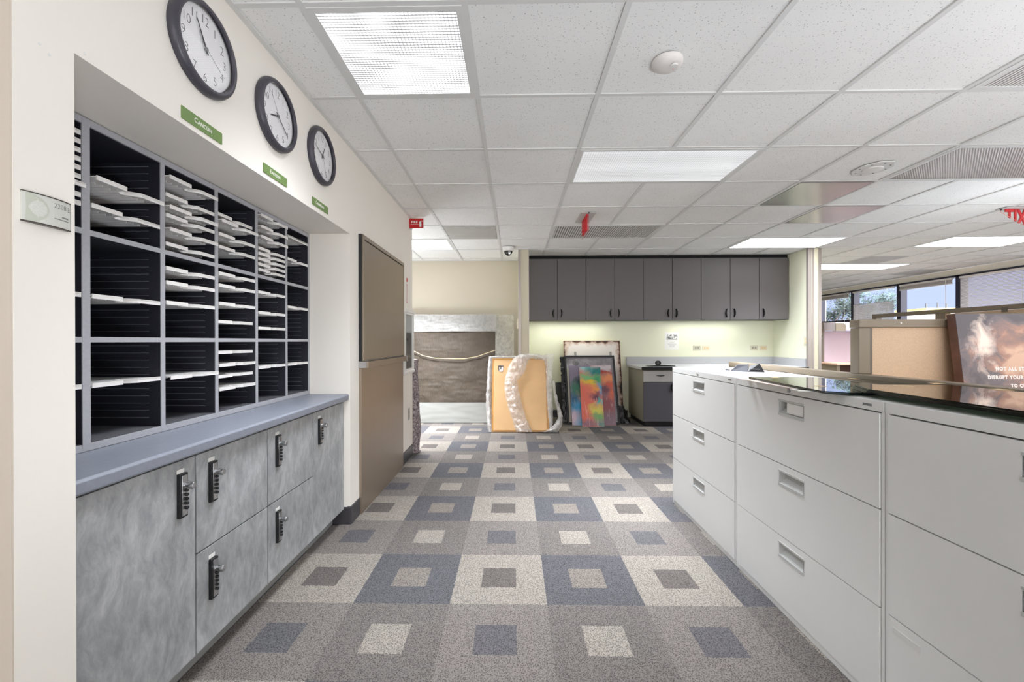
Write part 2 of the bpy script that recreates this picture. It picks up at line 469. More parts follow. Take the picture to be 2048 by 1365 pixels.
def kraft():
    m, t, b = raw('brown wrapping paper')
    co = t.coords('Object')
    t.l.new(t.ramp(t.noise(co, 5, 5.0, 0.6), [(0.3, lin((66, 55, 43))), (0.7, lin((80, 68, 55)))]), b.inputs['Base Color'])
    b.inputs['Roughness'].default_value = 0.6
    t.l.new(t.bump(t.noise(t.scaled(co, (2.2, 1, 0.7)), 9, 5.0, 0.6, 1.5), 0.35, 0.03), b.inputs['Normal'])
    return m
KRAFT = kraft()
def brown_metal():
    m, t, b = raw('brown satin metal')
    co = t.coords('Object')
    t.l.new(t.ramp(t.noise(t.scaled(co, (1, 30, 0.4)), 3, 2.0), [(0.3, lin((145, 130, 115))), (0.7, lin((149, 134, 118)))]), b.inputs['Base Color'])
    b.inputs['Roughness'].default_value = 0.33; b.inputs['Metallic'].default_value = 0.45
    return m
BRONZE = brown_metal()
def rug_mat():
    m, t, b = raw('mauve shag backing')
    co = t.coords('Object'); n = t.noise(co, 55, 3.0, 0.7)
    t.l.new(t.ramp(n, [(0.35, lin((92, 82, 88))), (0.5, lin((146, 132, 136))), (0.68, lin((206, 194, 192)))]), b.inputs['Base Color'])
    b.inputs['Roughness'].default_value = 1.0; t.l.new(t.bump(n, 1.0, 0.02), b.inputs['Normal'])
    return m
RUG = rug_mat()

# ------------------------------------------------------------------ the room shell
XL, XR, YB = -1.055, 7.83, 6.65
struct('floor', MB().add([(-4, -9, 0), (XR, -9, 0), (XR, 12.4, 0), (-4, 12.4, 0)], [(0, 1, 2, 3)]), CARPET, world=False)
ce = struct('ceiling', MB().add([(-4, -9, CEIL + 0.006), (XR, -9, CEIL + 0.006), (XR, 12.4, CEIL + 0.006), (-4, 12.4, CEIL + 0.006)], [(3, 2, 1, 0)]), TILE, world=False)
GX, GY, GP = -0.7899, 2.1873, 0.6096
WIDE = [(2, 1, 2), (6, 1, 2), (6, 5, 2), (10, 5, 2), (9, 8, 3), (-2, 5, 2), (2, 4, 2), (5, -1, 2)]
GAPS = {(i + k, j) for (i, j, n) in WIDE for k in range(1, n)}
mb = MB()
for i in range(-5, 15):
    x = GX + GP * i
    if not -4 < x < XR: continue
    run = None
    for j in range(-19, 17):
        y0, y1 = max(-9, GY + GP * j), min(12.4, GY + GP * (j + 1))
        if (i, j) in GAPS or y1 <= y0:
            if run: mb.box(x - 0.012, x + 0.012, run[0], run[1], CEIL - 0.002, CEIL + 0.005); run = None
        else: run = (run[0] if run else y0, y1)
    if run: mb.box(x - 0.012, x + 0.012, run[0], run[1], CEIL - 0.002, CEIL + 0.005)
for j in range(-19, 17):
    y = GY + GP * j
    if -9 < y < 12.4: mb.box(-4, XR, y - 0.011, y + 0.011, CEIL - 0.001, CEIL + 0.005)
mb.box(XL, XL + 0.022, 0.88, 4.43, CEIL - 0.004, CEIL + 0.004)
mb.box(-4, 4.0, YB - 0.022, YB, CEIL - 0.003, CEIL + 0.004)
mb.build('ceiling_grid', TBAR, ce, world=False)

XI, WY0, WY1, NY0, NY1, NZ = -1.80, 0.883, 4.43, 1.01, 2.738, 1.875
w = MB()
w.box(XI, XL, WY0, NY0, 0, CEIL + 0.004); w.box(XI, XL, NY1, WY1, 0, CEIL + 0.004); w.box(XI, XL, NY0, NY1, NZ, CEIL + 0.004)
w.box(-4, XI, WY0, WY1, 0, CEIL + 0.004)
struct('wall_end', MB().box(-4, XL - 0.001, WY0 - 0.004, WY0, 0, CEIL + 0.004), mat('tan wall paint', (208, 196, 182), 0.75), world=False)
# patched nail holes: little proud dabs of filler
struct('wall_left', w, WALL, world=False)
mb = MB()
for (y, z) in ((0.935, 1.845), (0.955, 1.834), (1.035, 1.89), (1.36, 2.028), (1.83, 2.02)):
    mb.lathe([(0.0035, 0), (0.003, 0.0012), (0, 0.0016)], 'x', (XL, y, z), 10)
struct('trim_1', mb, WHITE, world=False)
struct('wall_back', MB().box(-4, 0.068, YB, YB + 0.1, 0, CEIL + 0.004), BEIGE, world=False)
struct('wall_alcove', MB().box(0.068, 4.16, YB, YB + 0.1, 0, CEIL + 0.004), GREEN, world=False)
struct('wall_outer_left', MB().box(-4.1, -4, -9, 6.75, 0, CEIL + 0.004), WALL, world=False)
struct('wall_partition_left', MB().box(0.072, 0.205, 5.872, YB, 0, CEIL + 0.002), GREEN, world=False)
struct('wall_partition_right', MB().box(4.0, 4.158, 5.872, 12.4, 0, CEIL + 0.002), GREEN, world=False)
PEND = mat('putty partition end', (196, 188, 166), 0.6)
mb = MB(); mb.box(0.066, 0.209, 5.866, 5.90, 0, CEIL, 1); mb.box(0.064, 0.100, 5.860, 5.902, 0, CEIL, 0); mb.box(0.203, 0.212, 5.864, 5.90, 0, CEIL, 0)
struct('trim_2', mb, [TRIMM, PEND], world=False)
mb = MB(); mb.box(3.994, 4.163, 5.866, 5.90, 0, CEIL, 1); mb.box(3.990, 4.034, 5.860, 5.902, 0, CEIL, 0); mb.box(4.044, 4.070, 5.862, 5.874, 0, CEIL, 0); mb.box(4.128, 4.166, 5.860, 5.92, 0, CEIL, 0)
struct('trim_3', mb, [TRIMM, mat('cream partition end', (224, 218, 192), 0.6)], world=False)
struct('wall_far', MB().box(4.16, XR, 12.3, 12.4, 0, CEIL + 0.004), WALL, world=False)
w = MB(); w.box(-4, XR, -9.15, -9, 0, 0.45); w.box(-4, XR, -9.15, -9, 2.34, CEIL + 0.004)
struct('wall_front', w, WALL, world=False)
def base(name, *b): struct(name, MB().box(*b), BASEB, world=False, bevel=0.003)
base('baseboard_left', XL - 0.02, XL + 0.008, NY1 - 0.004, 2.893, 0, 0.115)
base('baseboard_corner', XL - 0.02, XL + 0.008, 4.0, WY1 + 0.006, 0, 0.115)
base('baseboard_niche', -1.40, XL, NY1 - 0.007, NY1, 0, 0.112)
base('baseboard_pier', XL - 0.02, XL + 0.008, WY0 - 0.006, NY0, 0, 0.115)
base('baseboard_back', -4, 0.06, YB - 0.008, YB, 0, 0.11)
base('baseboard_alcove', 0.21, 1.76, YB - 0.008, YB, 0, 0.11)

# window wall on the right
SILL, HEAD = 1.0, 2.325
w = MB(); w.box(XR, XR + 0.15, -9, 12.4, 0, SILL); w.box(XR, XR + 0.15, -9, 12.4, HEAD, CEIL + 0.004); w.box(XR, XR + 0.15, 11.06, 12.4, SILL, HEAD)
w.box(XR, XR + 0.15, -9, -2.6, SILL, HEAD)
struct('wall_right', w, WALL, world=False)
FRAMEM = mat('dark bronze window frame', (38, 38, 58), 0.4, 0.2)
edges = [11.06, 9.98, 8.80, 7.64, 6.46, 5.3, 4.1, 2.9, 1.6, 0.2, -1.2, -2.6]
for k in range(len(edges) - 1):
    y1, y0 = edges[k], edges[k + 1]
    f = MB()
    f.box(XR - 0.03, XR + 0.10, y0 - 0.045, y0 + 0.045, SILL, HEAD); f.box(XR - 0.03, XR + 0.10, y0, y1, HEAD - 0.035, HEAD + 0.004)
    f.box(XR - 0.03, XR + 0.10, y0, y1, SILL, SILL + 0.05)
    if k == 0: f.box(XR - 0.03, XR + 0.10, y1 - 0.05, y1, SILL, HEAD)
    if k == 0: f.box(XR - 0.03, XR + 0.08, y0, y1, 1.60, 1.66)
    fo = struct('window_%d' % (k + 1), f, FRAMEM, world=False)
    MB().add([(XR + 0.05, y0 + 0.045, SILL + 0.05), (XR + 0.05, y1 - 0.03, SILL + 0.05), (XR + 0.05, y1 - 0.03, HEAD - 0.035), (XR + 0.05, y0 + 0.045, HEAD - 0.035)], [(0, 1, 2, 3)]).build('pane', GLASS, fo, world=False)

f = MB()
for k in range(10): f.box(-4 + k * 1.31 - 0.03, -4 + k * 1.31 + 0.03, -9.12, -9.02, 0.45, 2.34)
f.box(-4, XR, -9.12, -9.02, 2.30, 2.34); f.box(-4, XR, -9.12, -9.02, 0.45, 0.50)
fo = struct('window_12', f, FRAMEM, world=False)  # unseen window wall added behind the camera to let in fill light
MB().add([(-4, -9.06, 0.5), (XR, -9.06, 0.5), (XR, -9.06, 2.3), (-4, -9.06, 2.3)], [(3, 2, 1, 0)]).build('pane', GLASS, fo, world=False)
BLIND = mat('ivory blind slat', (206, 200, 200), 0.5)
BLINDH = mat('ivory blind rail', (222, 218, 218), 0.4)
def blind(k, zb, label, zt=HEAD - 0.06, dark=False):
    y1, y0 = edges[k] - 0.07, edges[k + 1] + 0.07
    r = thing('window_blind', label, 'window blind', (XR - 0.06, (y0 + y1) / 2, HEAD - 0.035), group='mini blinds on the window wall')
    MB().box(XR - 0.085, XR - 0.04, y0, y1, HEAD - 0.07, HEAD - 0.036).build('head_rail', BLINDH, r)
    s = MB(); z = zt
    while z > zb:
        s.add([(XR - 0.072, y0, z - 0.011), (XR - 0.072, y1, z - 0.011), (XR - 0.056, y1, z + 0.006), (XR - 0.056, y0, z + 0.006)], [(0, 1, 2, 3)])
        z -= 0.021 if zb < HEAD - 0.2 else 0.007
    s.build('slats', BLIND, r, solid=0.001)
    MB().box(XR - 0.078, XR - 0.05, y0, y1, zb - 0.018, zb).build('bottom_rail', BLINDH, r)
    if zb < HEAD - 0.2:
        for q in (y0 + 0.12, y1 - 0.12): MB().tube([(XR - 0.079, q, zt), (XR - 0.079, q, zb)], 0.003, 6).build('ladder_cord', WHITE, r)
    else:
        MB().tube([(XR - 0.09, y0 + 0.09, HEAD - 0.06), (XR - 0.09, y0 + 0.09, HEAD - 0.75)], 0.004, 6).build('wand', WHITE, r)
blind(0, HEAD - 0.13, 'raised ivory mini blind above the window with a tree close outside')
blind(1, SILL + 0.06, 'ivory mini blind lowered only over the bottom half of its window', zt=1.99)
blind(2, HEAD - 0.13, 'raised ivory mini blind over the open window that shows plain sky')
blind(3, SILL + 0.06, 'fully lowered ivory mini blind, nearest the poster')
# ------------------------------------------------------------------ ceiling fittings
def cell(i, j, ni=1, nj=1):
    return GX + GP * i, GX + GP * (i + ni), GY + GP * j, GY + GP * (j + nj)
def troffer(i, j, ni, nj, lm, label, watts=0):
    x0, x1, y0, y1 = cell(i, j, ni, nj)
    cx, cy = (x0 + x1) / 2, (y0 + y1) / 2
    r = thing('ceiling_light', label, 'ceiling light', (cx, cy, CEIL - 0.002), group='recessed ceiling lights')
    f = MB(); a, e = 0.012, 0.036; z0, z1 = CEIL - 0.004, CEIL + 0.004
    f.box(x0 + a, x1 - a, y0 + a, y0 + e, z0, z1); f.box(x0 + a, x1 - a, y1 - e, y1 - a, z0, z1)
    f.box(x0 + a, x0 + e, y0 + e, y1 - e, z0, z1); f.box(x1 - e, x1 - a, y0 + e, y1 - e, z0, z1)
    f.build('frame', TBAR, r)
    MB().box(x0 + e, x1 - e, y0 + e, y1 - e, CEIL - 0.001, CEIL + 0.004).build('diffuser', lm, r)
    # the prismatic lens throws its light downward and cuts off towards the horizontal
    if watts: area_lamp(cx, cy, x1 - x0 - 0.08, y1 - y0 - 0.08, watts, z=CEIL - 0.008, spread=92)
troffer(0, -1, 1, 1, LENS_A, 'square lit ceiling light beside the first wall clock', 7)
troffer(2, 1, 2, 1, LENS_B, 'long lit ceiling light in the middle of the ceiling', 22)
troffer(6, 1, 2, 1, DEAD, 'unlit ceiling light with a dark prismatic lens')
troffer(6, 5, 2, 1, LENS_C, 'long lit ceiling light touching the alcove right column', 13)
troffer(10, 5, 2, 1, LENS_C, 'long lit ceiling light under the red exit sign seen from behind', 19)
troffer(9, 8, 3, 1, LENS_C, 'farthest lit ceiling light, just right of the alcove column', 19)
troffer(-2, 5, 2, 1, LENS_C, 'lit ceiling light behind the left wall corner, before the beige wall', 33)

def metal_panel(i, j, m, label):
    x0, x1, y0, y1 = cell(i, j)
    o = MB().box(x0 + 0.02, x1 - 0.02, y0 + 0.02, y1 - 0.02, CEIL - 0.003, CEIL + 0.004).build('ceiling_panel', m)
    tag(o, label, 'ceiling panel', 'plain metal panels in the ceiling grid')
GLOSSP = mat('brushed aluminium panel', (172, 170, 168), 0.24, 0.75, var=0.1, vscale=3)
metal_panel(5, 2, GLOSSP, 'shiny grey metal ceiling panel, the larger looking of the adjoining two')
metal_panel(6, 3, GLOSSP, 'shiny grey metal ceiling panel set corner to corner behind a similar one')
metal_panel(0, 4, GREYP, 'matt grey ceiling panel above the wrapped brown picture')
metal_panel(10, 7, GREYP, 'small distant grey ceiling panel nearest the far lights')
metal_panel(13, 9, GREYP, 'most distant grey ceiling panel above the window with the raised blind')

def grille(i, j, ni, label, pitch, diag=False):
    x0, x1, y0, y1 = cell(i, j, ni, 1)
    r = thing('ceiling_vent', label, 'ceiling vent', ((x0 + x1) / 2, (y0 + y1) / 2, CEIL - 0.002), group='louvred return vents')
    f = MB(); a, e = 0.012, 0.04; z0, z1 = CEIL - 0.006, CEIL + 0.004
    f.box(x0 + a, x1 - a, y0 + a, y0 + e, z0, z1); f.box(x0 + a, x1 - a, y1 - e, y1 - a, z0, z1)
    f.box(x0 + a, x0 + e, y0 + e, y1 - e, z0, z1); f.box(x1 - e, x1 - a, y0 + e, y1 - e, z0, z1)
    f.build('frame', TBAR, r)
    MB().box(x0 + e, x1 - e, y0 + e, y1 - e, CEIL + 0.0035, CEIL + 0.005).build('backing', mat('grey duct', (92, 88, 88), 0.8), r)
    s = MB(); x = x0 + e + pitch / 2
    while x < x1 - e:
        s.box(x - pitch * 0.31, x + pitch * 0.31, y0 + e, y1 - e, CEIL - 0.004, CEIL + 0.002); x += pitch
    s.build('louvre', mat('off white vent blade', (214, 211, 208), 0.5), r)
grille(2, 4, 2, 'long louvred ceiling vent behind the edge-on red exit sign', 0.026)
grille(5, -1, 2, 'louvred ceiling vent at the upper right corner', 0.02)

r = thing('smoke_detector', 'round white ceiling detector between the two lit lights', 'smoke detector', (0.69, 1.927, CEIL))
MB().lathe([(0, -0.036), (0.02, -0.036), (0.035, -0.034), (0.052, -0.028), (0.062, -0.02), (0.066, -0.01), (0.066, 0), (0.06, 0.002)][::-1], 'z', (0.69, 1.927, CEIL), 48).build('housing', mat('warm white plastic', (224, 218, 214), 0.5), r)
MB().lathe([(0.016, -0.0355), (0.015, -0.042), (0, -0.043)], 'z', (0.71, 1.90, CEIL), 24).build('button', WHITE, r)
MB().lathe([(0.004, -0.033), (0.003, -0.037), (0, -0.038)], 'z', (0.715, 1.925, CEIL), 10).build('indicator', mat('pink lamp', (240, 130, 130), 0.3), r)

r = thing('ceiling_speaker', 'white octagonal ceiling plate with a round centre', 'ceiling speaker', (2.615, 3.16, CEIL))
n = 8; R8 = 0.118
MB().prism([(2.615 + R8 * math.cos(R(22.5 + 45 * k)), 3.16 + 1.2 * R8 * math.sin(R(22.5 + 45 * k))) for k in range(n)], 'z', CEIL - 0.007, CEIL + 0.001).build('plate', TBAR, r, bevel=0.002)
MB().lathe([(0.062, -0.007), (0.060, -0.013), (0.04, -0.018), (0, -0.019)], 'z', (2.615, 3.16, CEIL), 40).build('dome', WHITE, r)
for k in range(8): MB().lathe([(0.006, -0.0065), (0.005, -0.0085), (0, -0.009)], 'z', (2.615 + 0.092 * math.cos(R(45 * k)), 3.16 + 0.105 * math.sin(R(45 * k)), CEIL), 8).build('screw', INK, r)

r = thing('dome_camera', 'white dome security camera beside the left alcove column', 'security camera', (-0.07, 5.70, CEIL))
MB().lathe([(0.078, 0), (0.078, -0.035), (0.072, -0.052), (0.058, -0.056), (0.056, -0.05)], 'z', (-0.07, 5.70, CEIL), 40).build('housing', WHITE, r)
MB().lathe([(0.056 * math.cos(R(a)), -0.052 - 0.062 * math.sin(R(a))) for a in range(0, 91, 10)], 'z', (-0.07, 5.70, CEIL), 32).build('lens_dome', mat('smoked dome', (30, 28, 26), 0.08), r)
MB().lathe([(0.02, 0), (0.02, -0.012), (0.01, -0.014), (0, -0.014)], 'y', (-0.055, 5.652, CEIL - 0.085), 16).build('camera_eye', CHROME, r)

def exit_sign(loc, ang, L, drop, label, cut=False, plate=(0.05, 0.16)):
    r = thing('exit_sign', label, 'exit sign', loc, (0, 0, ang), group='red exit signs hung from the ceiling')
    # the face looks along local -y; letters read from +y, so they appear reversed from this side
    MB().box(-L * 0.5, L * 0.5, -plate[0], plate[0], -0.005, 0.001).build('mounting_plate', mat('white sign plate', (198, 196, 194), 0.4), r, world=False, bevel=0.001)
    lo = (lambda x: -0.035 - 0.58 * (x + L / 2)) if cut else (lambda x: -drop)
    zl, zr = max(-drop, lo(-L / 2)), max(-drop, lo(L / 2))
    poly = [(-L / 2, -0.006), (-L / 2, zl), (L / 2, zr), (L / 2, -0.006)]
    if cut:
        xk = (drop - 0.035) / 0.58 - L / 2
        poly = [(-L / 2, -0.006), (-L / 2, zl), (xk, -drop), (L / 2, -drop), (L / 2, -0.006)]
    MB().prism(poly, 'y', -0.002, 0.002).build('panel', ACRYL, r, world=False)
    e = MB()
    for p, q in zip(poly[1:-2], poly[2:-1]): e.tube([(p[0], 0, p[1]), (q[0], 0, q[1])], 0.0022, 6)
    e.tube([(-L / 2, 0, -0.004), (-L / 2, 0, zl)], 0.0018, 6)
    e.build('edge', mat('pink acrylic edge', (214, 130, 130), 0.3), r, world=False)
    MB().lathe([(0.007, 0.0), (0.007, -0.012), (0, -0.013)], 'z', (-L / 2 + 0.002, 0, -0.004), 12).build('screw', BLACK, r, world=False)
    t = MB()
    text_into(t, 'EXIT', 0.212, lambda a, b, c: (-a, 0.0070 + c, -0.012 - 0.078 + b), sx=0.60, ext=0.006, offset=0.004)
    if cut:
        import bmesh
        me = bpy.data.meshes.new('tmp'); me.from_pydata(t.v, [], t.f); bm = bmesh.new(); bm.from_mesh(me)
        nrm = Vector((-0.58, 0, -1)).normalized()
        bmesh.ops.bisect_plane(bm, geom=bm.verts[:] + bm.edges[:] + bm.faces[:], plane_co=Vector((-L / 2, 0, -0.035)), plane_no=nrm, clear_outer=True)
        bm.verts.ensure_lookup_table(); bm.verts.index_update()
        t = MB(); t.add([v.co[:] for v in bm.verts], [[v.index for v in f.verts] for f in bm.faces]); bm.free(); bpy.data.meshes.remove(me)
    t.build('lettering', REDL, r, world=False)
    return r
exit_sign((0.728, 4.35, CEIL), R(91.0), 0.38, 0.178, 'red exit sign seen edge-on, hanging before the long louvred vent', plate=(0.075, 0.16))
exit_sign((4.815, 4.15, CEIL), 0.0, 0.36, 0.185, 'red exit sign seen from behind with reversed letters', cut=True)

# ------------------------------------------------------------------ left wall: clocks, plates, signs
NUMI = mat('black clock numeral', (34, 32, 36), 0.5)
def clock(y, z, hour, minute, sec, label):
    r = thing('wall_clock', label, 'wall clock', (XL, y, z), group='wall clocks in a row')
    prof = [(0.150, 0.0), (0.1525, 0.006), (0.1522, 0.014), (0.149, 0.022), (0.1415, 0.0285), (0.1345, 0.030), (0.1295, 0.028), (0.1275, 0.020)]
    MB().lathe(prof, 'x', (0, 0, 0), 72).build('rim', mat('black satin rim', (64, 61, 70), 0.36), r, world=False)
    dial = MB().lathe([(0.1285, 0.010), (0.0, 0.010)], 'x', (0, 0, 0), 64).build('dial', mat('white dial', (236, 234, 236), 0.5), r, world=False)
    for k in range(1, 13):
        n = MB()
        a = R(90 - 30 * k)
        text_into(n, str(k), 0.044, lambda u, v, c, a=a: (0.0105 + c, 0.096 * math.cos(a) + u, 0.096 * math.sin(a) + v), ext=0.0003, sx=0.9, offset=-0.0012)
        n.build('numeral', NUMI, dial, world=False)
    def hand(ang, L, w, x, tail):
        d = (math.sin(ang), math.cos(ang)); q = (d[1], -d[0])
        pts = [(-tail, -w), (L * 0.9, -w * 0.8), (L, 0), (L * 0.9, w * 0.8), (-tail, w)]
        return MB().prism([(p * d[0] + s * q[0], p * d[1] + s * q[1]) for p, s in pts], 'x', x, x + 0.0008)
    hand(R(360 * (hour % 12 + minute / 60) / 12), 0.062, 0.0030, 0.0135, 0.014).build('hour_hand', NUMI, r, world=False)
    hand(R(6 * minute), 0.092, 0.0024, 0.0155, 0.018).build('minute_hand', NUMI, r, world=False)
    s = hand(R(6 * sec), 0.098, 0.0008, 0.0175, 0.026); s.lathe([(0.006, 0.012), (0.006, 0.019), (0, 0.0195)], 'x', (0, 0, 0), 16)
    s.build('second_hand', mat('grey hand', (110, 108, 112), 0.4), r, world=False)
    MB().lathe([(0.1285, 0.020), (0.08, 0.0225), (0, 0.0230)], 'x', (0, 0, 0), 48).build('cover_glass', COVER, r, world=False)
clock(1.433, 2.172, 10.2, 55, 20, 'round black wall clock above the sign reading CANCUN, hands near eleven')
clock(1.876, 2.178, 8, 21, 54, 'round black wall clock above the sign reading EASTERN')
clock(2.318, 2.190, 12, 48, 27, 'round black wall clock above the third green sign, hour hand at twelve')
def plate(y, z, first, rest, label):
    r = thing('name_plate', label, 'sign', (XL, y, z), group='green name plates under the clocks')
    MB().box(0, 0.004, -0.094, 0.094, -0.020, 0.020).build('plate', GPLATE, r, world=False, bevel=0.0008)
    t = MB()
    wr = 0.0125 * len(rest)
    text_into(t, first, 0.024, lambda u, v, c: (0.0044 + c, -wr / 2 - 0.0025 + u, v + 0.001), sx=1.0)
    text_into(t, rest, 0.0185, lambda u, v, c: (0.0044 + c, -wr / 2 + 0.005 + u, v - 0.0012), sx=1.0, align='LEFT')
    t.build('lettering', SIGNW, r, world=False)
plate(1.433, 1.912, 'C', 'ANC\u00daN', 'green plate reading CANCUN under the first clock')
plate(1.876, 1.916, 'E', 'ASTERN', 'green plate reading EASTERN under the middle clock')
plate(2.315, 1.921, 'C', 'ARIBBEAN', 'green plate under the third clock, nearest the brown metal panel')

# room number sign, a bowed plate in a slim frame
r = thing('room_sign', 'bowed grey room sign reading 2208 beside the mail niche', 'sign', (XL, 0.946, 1.474))
def bow(y): return 0.012 - 0.008 * (y / 0.05) ** 2
NS = 12
prof = [(-0.05 + 0.1 * k / NS) for k in range(NS + 1)]
def bowbox(z0, z1, d0, d1):
    m = MB()
    poly = [(bow(y) + d1, y) for y in prof] + [(bow(y) + d0, y) for y in prof[::-1]]
    return m.prism(poly, 'z', z0, z1, smooth=False)
bowbox(-0.0315, 0.0315, -0.004, 0.0).build('face', mat('pale silver sign face', (206, 206, 198), 0.4), r, world=False)
fr = bowbox(0.0310, 0.0330, -0.016, 0.0015); f2 = bowbox(-0.0335, -0.0310, -0.016, 0.0015)
fr.add(f2.v, f2.f); fr.box(0, 0.004, 0.0495, 0.051, -0.0335, 0.033)
fr.build('frame', mat('bronze sign edge', (74, 66, 60), 0.35, 0.4), r, world=False)
mb = MB()
pts = [(bow(-0.045 + 0.042 * math.cos(R(a))) + 0.0004, -0.045 + 0.042 * math.cos(R(a)), 0.031 * math.sin(R(a))) for a in range(-90, 91, 10)]
for k in range(len(pts) - 1):
    mb.add([(bow(-0.044) + 0.0004, -0.044, 0), pts[k], pts[k + 1]], [(0, 1, 2)])
mb.build('sun_motif', mat('sage motif', (190, 192, 178), 0.5), r, world=False)
mb = MB()
for k in range(6):
    a = R(-75 + 30 * k); c, s_ = math.cos(a), math.sin(a)
    def q(rad, wd): return (bow(-0.030 + rad * c) + 0.0008, -0.030 + rad * c - wd * s_, rad * s_ + wd * c)
    mb.add([q(0.010, -0.0004), q(0.016, -0.0011), q(0.025, 0), q(0.016, 0.0011), q(0.010, 0.0004)], [(0, 1, 2, 3, 4)])
for k in range(10):
    a0, a1 = R(36 * k), R(36 * k + 36)
    mb.add([(bow(-0.03 + r_ * math.cos(t_)) + 0.0008, -0.03 + r_ * math.cos(t_), r_ * math.sin(t_)) for r_, t_ in ((0.006, a0), (0.0075, a0), (0.0075, a1), (0.006, a1))], [(0, 1, 2, 3)])
mb.build('ray_motif', mat('pale ray', (214, 214, 204), 0.5), r, world=False)
t = MB()
text_into(t, '2208', 0.0155, lambda u, v, c: (bow(0.022 + u) + 0.0006 + c, 0.022 + u, 0.0165 + v), ext=0.0001, offset=-0.0003)
for k in range(6): t.box(bow(0.044) + 0.0003, bow(0.044) + 0.0008, 0.0422 + 0.0022 * (k % 2), 0.0434 + 0.0022 * (k % 2), 0.010 + 0.004 * (k // 2), 0.0125 + 0.004 * (k // 2))
for (a, b_, z) in ((0.026, 0.041, -0.006),): 
    y = a
    while y < b_:
        t.box(bow(y) + 0.0003, bow(y) + 0.0007, y, y + 0.0016, z - 0.0018, z + 0.0014); y += 0.0024
y = 0.008
while y < 0.043:
    t.box(bow(y) + 0.0003, bow(y) + 0.0007, y, y + 0.0012, -0.0135, -0.0118); y += 0.0019
t.build('lettering', mat('grey sign lettering', (128, 128, 126), 0.5), r, world=False)

# flag sign at the wall end
r = thing('fire_sign', 'red FIRE flag sign at the end of the left wall', 'sign', (XL, 4.32, 2.376), (0, 0, R(0)))
MB().box(-0.002, 0.142, -0.0025, 0.0025, -0.049, 0.049).build('panel', RED, r, world=False, bevel=0.0008)
t = MB()
text_into(t, 'FIRE', 0.034, lambda u, v, c: (0.052 + u, -0.0028 - c, 0.012 + v), sx=1.05, ext=0.0002, offset=0.0006)
t.box(0.012, 0.092, -0.0032, -0.0026, -0.012, -0.009)
t.box(0.102, 0.122, -0.0032, -0.0026, -0.036, 0.012); t.box(0.106, 0.118, -0.0032, -0.0026, 0.012, 0.026)
t.box(0.106, 0.134, -0.0032, -0.0026, 0.020, 0.026); t.box(0.098, 0.106, -0.0032, -0.0026, 0.006, 0.016)
t.build('lettering', SIGNW, r, world=False)
MB().box(0, 0.03, -0.003, 0.003, -0.06, -0.049).build('bracket', CHROME, r, world=False)

# brown metal unit: framed upper door, ledge, lower panel
r = thing('metal_wall_cabinet', 'tall brown metal cabinet on the left wall with a ledge halfway up', 'cabinet', (XL, 3.45, 0))
f = MB(); y0, y1, z0, z1 = 2.90, 3.99, 1.045, 1.912
f.box(XL - 0.01, XL + 0.030, y0, y1, z1 - 0.028, z1); f.box(XL - 0.01, XL + 0.030, y0, y0 + 0.030, z0, z1 - 0.028); f.box(XL - 0.01, XL + 0.030, y1 - 0.012, y1, z0, z1 - 0.028)
f.build('frame', BRONZE, r, bevel=0.0015)
MB().box(XL + 0.004, XL + 0.026, y0 + 0.034, y1 - 0.014, z0 + 0.004, z1 - 0.034).build('upper_door', BRONZE, r, bevel=0.002)
MB().box(XL - 0.01, XL + 0.006, y0 + 0.03, y1 - 0.012, z0, z1 - 0.028).build('door_gap_shade', GAPSHADE, r)  # near-black sheet standing in for the shade around the door
MB().box(XL - 0.01, XL + 0.022, y0 - 0.012, y0, z0, z1).build('edge_strip', BLACK, r)  # plain black strip along the near edge
lg = MB().box(XL - 0.005, XL + 0.052, y0 + 0.03, y1 - 0.02, 0.998, 1.04).build('ledge', BRONZE, r, bevel=0.002)
MB().box(XL - 0.005, XL + 0.054, y0 - 0.012, y0 + 0.03, 0.998, 1.042).build('end_cap', CHROME, lg)
MB().box(XL - 0.005, XL + 0.056, y1 - 0.02, y1 + 0.03, 0.994, 1.042).build('end_cap', mat('grey end cap', (140, 134, 128), 0.4), lg)
MB().box(XL - 0.01, XL + 0.018, y0 - 0.006, y1, 0.002, 0.996).build('lower_panel', BRONZE, r, bevel=0.002)

r = thing('extinguisher_cabinet', 'white fire extinguisher cabinet with a glazed door at the wall end', 'cabinet', (XL, 4.21, 1.17))
mb = MB(); y0, y1, z0, z1 = 4.005, 4.41, 0.86, 1.49
mb.box(XL - 0.05, XL + 0.024, y0, y0 + 0.07, z0, z1); mb.box(XL - 0.05, XL + 0.024, y1 - 0.05, y1, z0, z1); mb.box(XL - 0.05, XL + 0.024, y0 + 0.07, y1 - 0.05, z0, z0 + 0.05); mb.box(XL - 0.05, XL + 0.024, y0 + 0.07, y1 - 0.05, z1 - 0.05, z1)
mb.build('door_frame', WHITE, r, bevel=0.003)
MB().box(XL - 0.02, XL + 0.034, y0 + 0.01, y1 - 0.008, z1 - 0.03, z1 - 0.01).build('top_rib', WHITE, r, bevel=0.003)
MB().box(XL - 0.02, XL + 0.034, y0 + 0.03, y1 - 0.008, z0 + 0.01, z0 + 0.03).build('bottom_rib', WHITE, r, bevel=0.003)
MB().box(XL - 0.045, XL + 0.012, y0 + 0.07, y1 - 0.05, z0 + 0.05, z1 - 0.05).build('window', mat('grey glazing', (150, 150, 148), 0.12), r)
MB().box(XL + 0.0115, XL + 0.0135, y0 + 0.13, y1 - 0.06, z0 + 0.055, z0 + 0.40).build('dark_pane', mat('dark glazing', (84, 84, 84), 0.1), r)
MB().lathe([(0.008, 0.02), (0.008, 0.036), (0, 0.038)], 'x', (XL, y0 + 0.1, 1.2), 14).build('latch', STEEL, r)
r = thing('wall_plaque', 'narrow upright red and white plaque above the extinguisher cabinet', 'sign', (XL, 4.185, 1.68))
